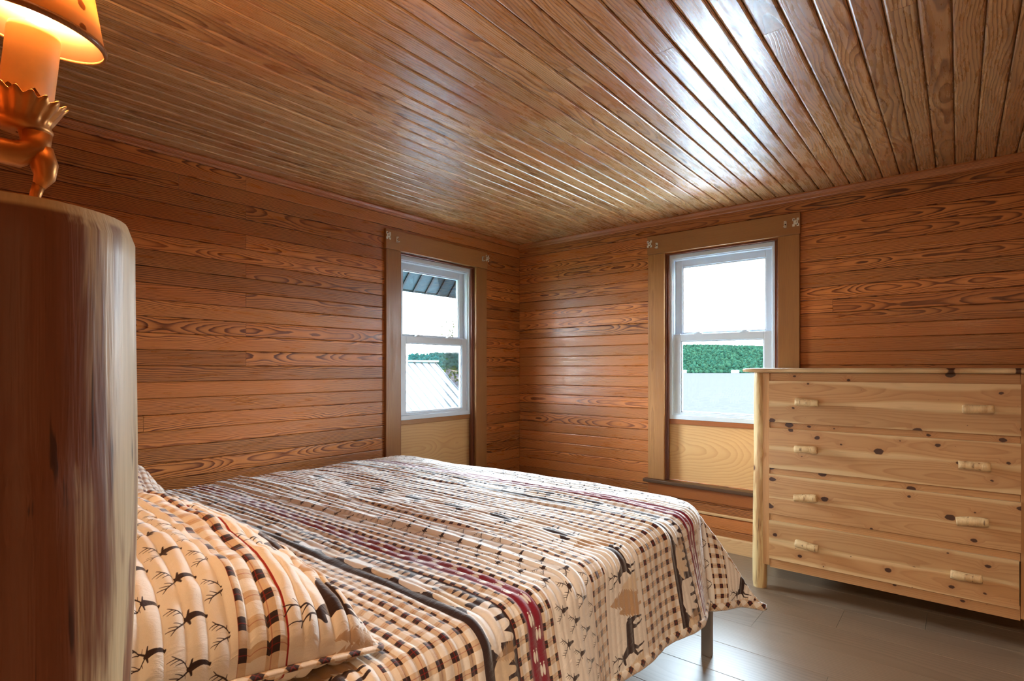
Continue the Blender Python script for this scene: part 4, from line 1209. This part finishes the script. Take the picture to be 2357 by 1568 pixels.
fh = hills('hill_forest', 1500, [(600, 48), (800, 50), (880, 44), (918, 33), (932, 36), (955, 42), (975, 40), (1000, 45), (1060, 46), (1130, 42), (1300, 30)], M['hill2'], 2600, 9, 4.5)
fh['label'] = 'bluish distant wooded ridge seen low through the roof-view window'; fh['category'] = 'ridge'

# boathouses on the far shore
for (px_, wd_, lab_) in ((1574, 5.5, 'tiny white boathouse at the far shoreline near the lake window left edge'), (1692, 8.0, 'longer pale boathouse at the far shoreline near the middle of the lake window')):
    d_ = ray(px_, 847.6) * 634
    bh = thing('boathouse', lab_, 'boathouse', (d_[0], d_[1], WZ), (0, 0, math.radians(39.45)), 'boathouses across the lake')
    mb = MB(); mb.box((-wd_ / 2, -2, 0.1), (wd_ / 2, 2, 2.2), 0); mb.build('wall', M['farwhite'], bh)
    mb = MB(); mb.add([(-wd_ / 2 - 0.3, -2.4, 2.21), (wd_ / 2 + 0.3, -2.4, 2.21), (wd_ / 2 + 0.3, 2.4, 2.21), (-wd_ / 2 - 0.3, 2.4, 2.21), (-wd_ / 2 - 0.3, 0, 3.6), (wd_ / 2 + 0.3, 0, 3.6)],
                      [(0, 1, 5, 4), (2, 3, 4, 5), (0, 4, 3), (1, 2, 5), (0, 1, 2, 3)]); mb.build('roof', M['seam'], bh)

# eave of this house above the left window
mb = MB()
ex0, ez0, ex1, ez1 = XA - T1 - 0.01, 2.42, XA - 0.62, 1.885
def slab(mb, ya, yb, oa, ob, xa=ex0, xb=ex1 - 0.004):
    za = ez0 + (ez1 - ez0) * (xa - ex0) / (ex1 - ex0); zb = ez0 + (ez1 - ez0) * (xb - ex0) / (ex1 - ex0)
    V = [(xa, ya, za + oa), (xb, ya, zb + oa), (xb, yb, zb + oa), (xa, yb, za + oa), (xa, ya, za + ob), (xb, ya, zb + ob), (xb, yb, zb + ob), (xa, yb, za + ob)]
    mb.add(V, [(0, 1, 2, 3), (4, 5, 6, 7), (0, 1, 5, 4), (1, 2, 6, 5), (2, 3, 7, 6), (3, 0, 4, 7)])
slab(mb, 0.6, 4.4, 0.0, 0.09)
mb.box((ex1 - 0.03, 0.6, ez1 - 0.020), (ex1 - 0.004, 4.4, ez1 + 0.10), 1)
rb_ = MB()
for k in range(27): slab(rb_, 0.70 + k * 0.137, 0.716 + k * 0.137, -0.014, -0.0005, ex0 - 0.06)
ev = mb.build('roof_overhang', M['soffit']); tag(ev, 'dark green ribbed eave overhanging outside the left window', 'eave', kind='structure')
rb_.build('soffit_ribs', M['soffit_dark'], ev)

# neighbour's shed with a pale standing-seam roof
E0 = ray(1003, 835.5) * 10.5; E0[2] += H
rx, ry, rz = E0
nb_ = thing('neighbour_building', 'low outbuilding with pale ribbed metal roof outside the left window', 'building', (rx, ry - 4, -1.2))
NI = Matrix.Translation(-Vector(nb_.location))
sl = 0.80; run = 3.9
mb = MB()
mb.add([(rx - run, ry - 8, rz - run * sl), (rx - run, ry, rz - run * sl), (rx, ry, rz), (rx, ry - 8, rz), (rx + run, ry - 8, rz - run * sl), (rx + run, ry, rz - run * sl)]
       + [(rx - run, ry - 8, rz - run * sl - 0.06), (rx - run, ry, rz - run * sl - 0.06), (rx, ry, rz - 0.06), (rx, ry - 8, rz - 0.06), (rx + run, ry - 8, rz - run * sl - 0.06), (rx + run, ry, rz - run * sl - 0.06)],
       [(0, 1, 2, 3), (3, 2, 5, 4), (6, 7, 8, 9), (9, 8, 11, 10), (1, 7, 8, 2), (2, 8, 11, 5), (0, 6, 9, 3), (3, 9, 10, 4), (4, 10, 11, 5), (0, 6, 7, 1)])
mb.build('roof', M['roofm'], nb_, 0, NI)
mb = MB()
for k in range(46):
    yy = ry - 0.02 - k * 0.175
    for sgn in (1,):
        mb.add([(rx, yy - 0.012, rz + 0.001), (rx, yy + 0.012, rz + 0.001), (rx + sgn * run, yy + 0.012, rz - run * sl + 0.001), (rx + sgn * run, yy - 0.012, rz - run * sl + 0.001),
                (rx, yy - 0.006, rz + 0.028), (rx, yy + 0.006, rz + 0.028), (rx + sgn * run, yy + 0.006, rz - run * sl + 0.028), (rx + sgn * run, yy - 0.006, rz - run * sl + 0.028)],
               [(0, 1, 5, 4), (1, 2, 6, 5), (2, 3, 7, 6), (3, 0, 4, 7), (4, 5, 6, 7)])
mb.build('roof_seams', M['seam'], nb_, 0, NI)
mb = MB(); mb.box((rx - 0.07, ry - 8.02, rz + 0.012), (rx + 0.07, ry + 0.02, rz + 0.045), 1); mb.build('ridge_cap', M['roofm'], nb_, 0.01, NI)
mb = MB()
xa, xb = rx - run + 0.35, rx + run - 0.35
wallz = rz - (run - 0.35) * sl - 0.07
for yy in (ry - 7.7, ry - 0.3):
    mb.add([(xa, yy - 0.05, -4.4), (xb, yy - 0.05, -4.4), (xb, yy - 0.05, wallz), (rx, yy - 0.05, rz - 0.08), (xa, yy - 0.05, wallz),
            (xa, yy + 0.05, -4.4), (xb, yy + 0.05, -4.4), (xb, yy + 0.05, wallz), (rx, yy + 0.05, rz - 0.08), (xa, yy + 0.05, wallz)],
           [(0, 1, 2, 3, 4), (5, 6, 7, 8, 9), (0, 1, 6, 5), (1, 2, 7, 6), (2, 3, 8, 7), (3, 4, 9, 8), (4, 0, 5, 9)])
for xx in (xa, xb):
    mb.box((xx - 0.05, ry - 7.7, -4.4), (xx + 0.05, ry - 0.3, wallz - 0.01), 1)
mb.build('wall', M['siding'], nb_, 0, NI)

# leafy tree whose twigs reach into the left window's view
def tree():
    rr = random.Random(12)
    base = ray(1112, 847) * 11.6
    bx, by = base[0], base[1]
    root = thing('leafy_tree', 'slender tree with loose small leaves outside the left window', 'tree', (bx, by, -2.2))
    I_ = Matrix.Translation(-Vector(root.location))
    mb = MB(); mb.tube([(bx, by, -3.6), (bx + 0.05, by, -0.5), (bx, by + 0.05, 1.5), (bx - 0.05, by, 3.2)], [0.13, 0.11, 0.08, 0.03], 12)
    tips = []
    # branches toward the view, placed to left of the trunk as seen from the room
    lft = np.array([-0.772, -0.635, 0])
    for (h0, L_, dz) in ((1.5, 0.72, 0.35), (1.7, 0.80, 0.30), (1.95, 0.62, 0.3), (1.3, 0.5, 0.3), (0.85, 0.66, 0.15), (0.95, 0.70, 0.25), (0.75, 0.6, 0.3), (2.3, -0.6, 0.5), (1.2, -0.8, 0.5), (0.4, -0.8, 0.3), (0.9, -0.5, 0.8)):
        p0 = np.array([bx, by, h0]); p1 = p0 + lft * L_ * 0.5 + np.array([0, 0, dz * 0.6]) + np.array([rr.uniform(-.1, .1), rr.uniform(-.1, .1), 0]); p2 = p0 + lft * L_ + np.array([rr.uniform(-.15, .15), rr.uniform(-.15, .15), dz])
        mb.tube([tuple(p0), tuple(p1), tuple(p2)], [0.022, 0.013, 0.004], 6)
        for _ in range(34):
            t = 0.45 + 0.55 * rr.random()
            q = p1 * (1 - t) + p2 * t + np.array([rr.gauss(0, .09), rr.gauss(0, .09), rr.gauss(0, .10)])
            tips.append(q)
    mb.build('trunk', M['barkm'], root, 0, I_)
    lf = MB()
    for q in tips:
        a = Vector((rr.gauss(0, 1), rr.gauss(0, 1), rr.gauss(0, 1))).normalized(); b = a.orthogonal().normalized(); n_ = a.cross(b)
        s = 0.022 + 0.02 * rr.random(); Q = Vector(q)
        pts = [Q - a * s, Q - a * s * 0.2 + b * s * 0.6 + n_ * s * 0.12, Q + a * s, Q - a * s * 0.2 - b * s * 0.6 + n_ * s * 0.12]
        lf.add([tuple(p) for p in pts], [(0, 1, 2), (0, 2, 3)])
    lf.build('foliage', M['leaf'], root, 0, I_)
tree()

# ------------------------------------------------------------------ light
w = bpy.data.worlds.new('overcast'); sc.world = w; w.use_nodes = True
nt = w.node_tree; nt.nodes.clear()
out = nt.nodes.new('ShaderNodeOutputWorld'); bg = nt.nodes.new('ShaderNodeBackground')
tcw = nt.nodes.new('ShaderNodeTexCoord'); sp = nt.nodes.new('ShaderNodeSeparateXYZ'); cr_ = nt.nodes.new('ShaderNodeValToRGB')
nt.links.new(tcw.outputs['Generated'], sp.inputs[0]); nt.links.new(sp.outputs[2], cr_.inputs[0])
cr_.color_ramp.elements[0].position = 0.0; cr_.color_ramp.elements[0].color = (0.90, 0.92, 0.97, 1)
cr_.color_ramp.elements[1].position = 0.75; cr_.color_ramp.elements[1].color = (0.58, 0.78, 1.0, 1)
e = cr_.color_ramp.elements.new(0.22); e.color = (0.84, 0.91, 1.0, 1)
nt.links.new(cr_.outputs[0], bg.inputs[0]); bg.inputs[1].default_value = 46.0
nt.links.new(bg.outputs[0], out.inputs[0])

def portal(loc, rot, sx_, sy_):
    L = bpy.data.lights.new('window_portal', 'AREA'); L.shape = 'RECTANGLE'; L.size = sx_; L.size_y = sy_; L.cycles.is_portal = True
    o = bpy.data.objects.new('window_portal', L); COL.objects.link(o); o.location = loc; o.rotation_euler = rot
portal((XA - 0.16, W1C, 1.43), (0, -math.pi / 2, 0), 1.25, 0.76)
portal((W2C, YB + 0.16, 1.43), (-math.pi / 2, 0, 0), 0.76, 1.25)

# unseen fill light added behind the open doorway to brighten the room
L = bpy.data.lights.new('added_fill_light', 'AREA'); L.shape = 'DISK'; L.size = 0.5; L.energy = 48; L.color = (1.0, 0.82, 0.62)
o = bpy.data.objects.new('added_fill_light', L); COL.objects.link(o); o.location = (0.05, -0.95, ZC - 0.02)

# ------------------------------------------------------------------ camera
cam = bpy.data.cameras.new('camera'); co = bpy.data.objects.new('camera', cam); COL.objects.link(co)
co.location = (0, 0, H); co.rotation_euler = (math.pi / 2, 0, math.radians(39.4522))
cam.sensor_width = 36.0; cam.lens = 36.0 * 1251.137 / 2357; cam.shift_y = (847.592 - 784) / 2357
cam.clip_start = 0.01; cam.clip_end = 5000
sc.camera = co
sc.view_settings.view_transform = 'Standard'; sc.view_settings.look = 'None'
sc.view_settings.exposure = 1.0; sc.view_settings.gamma = 1.0; sc.view_settings.use_curve_mapping = False
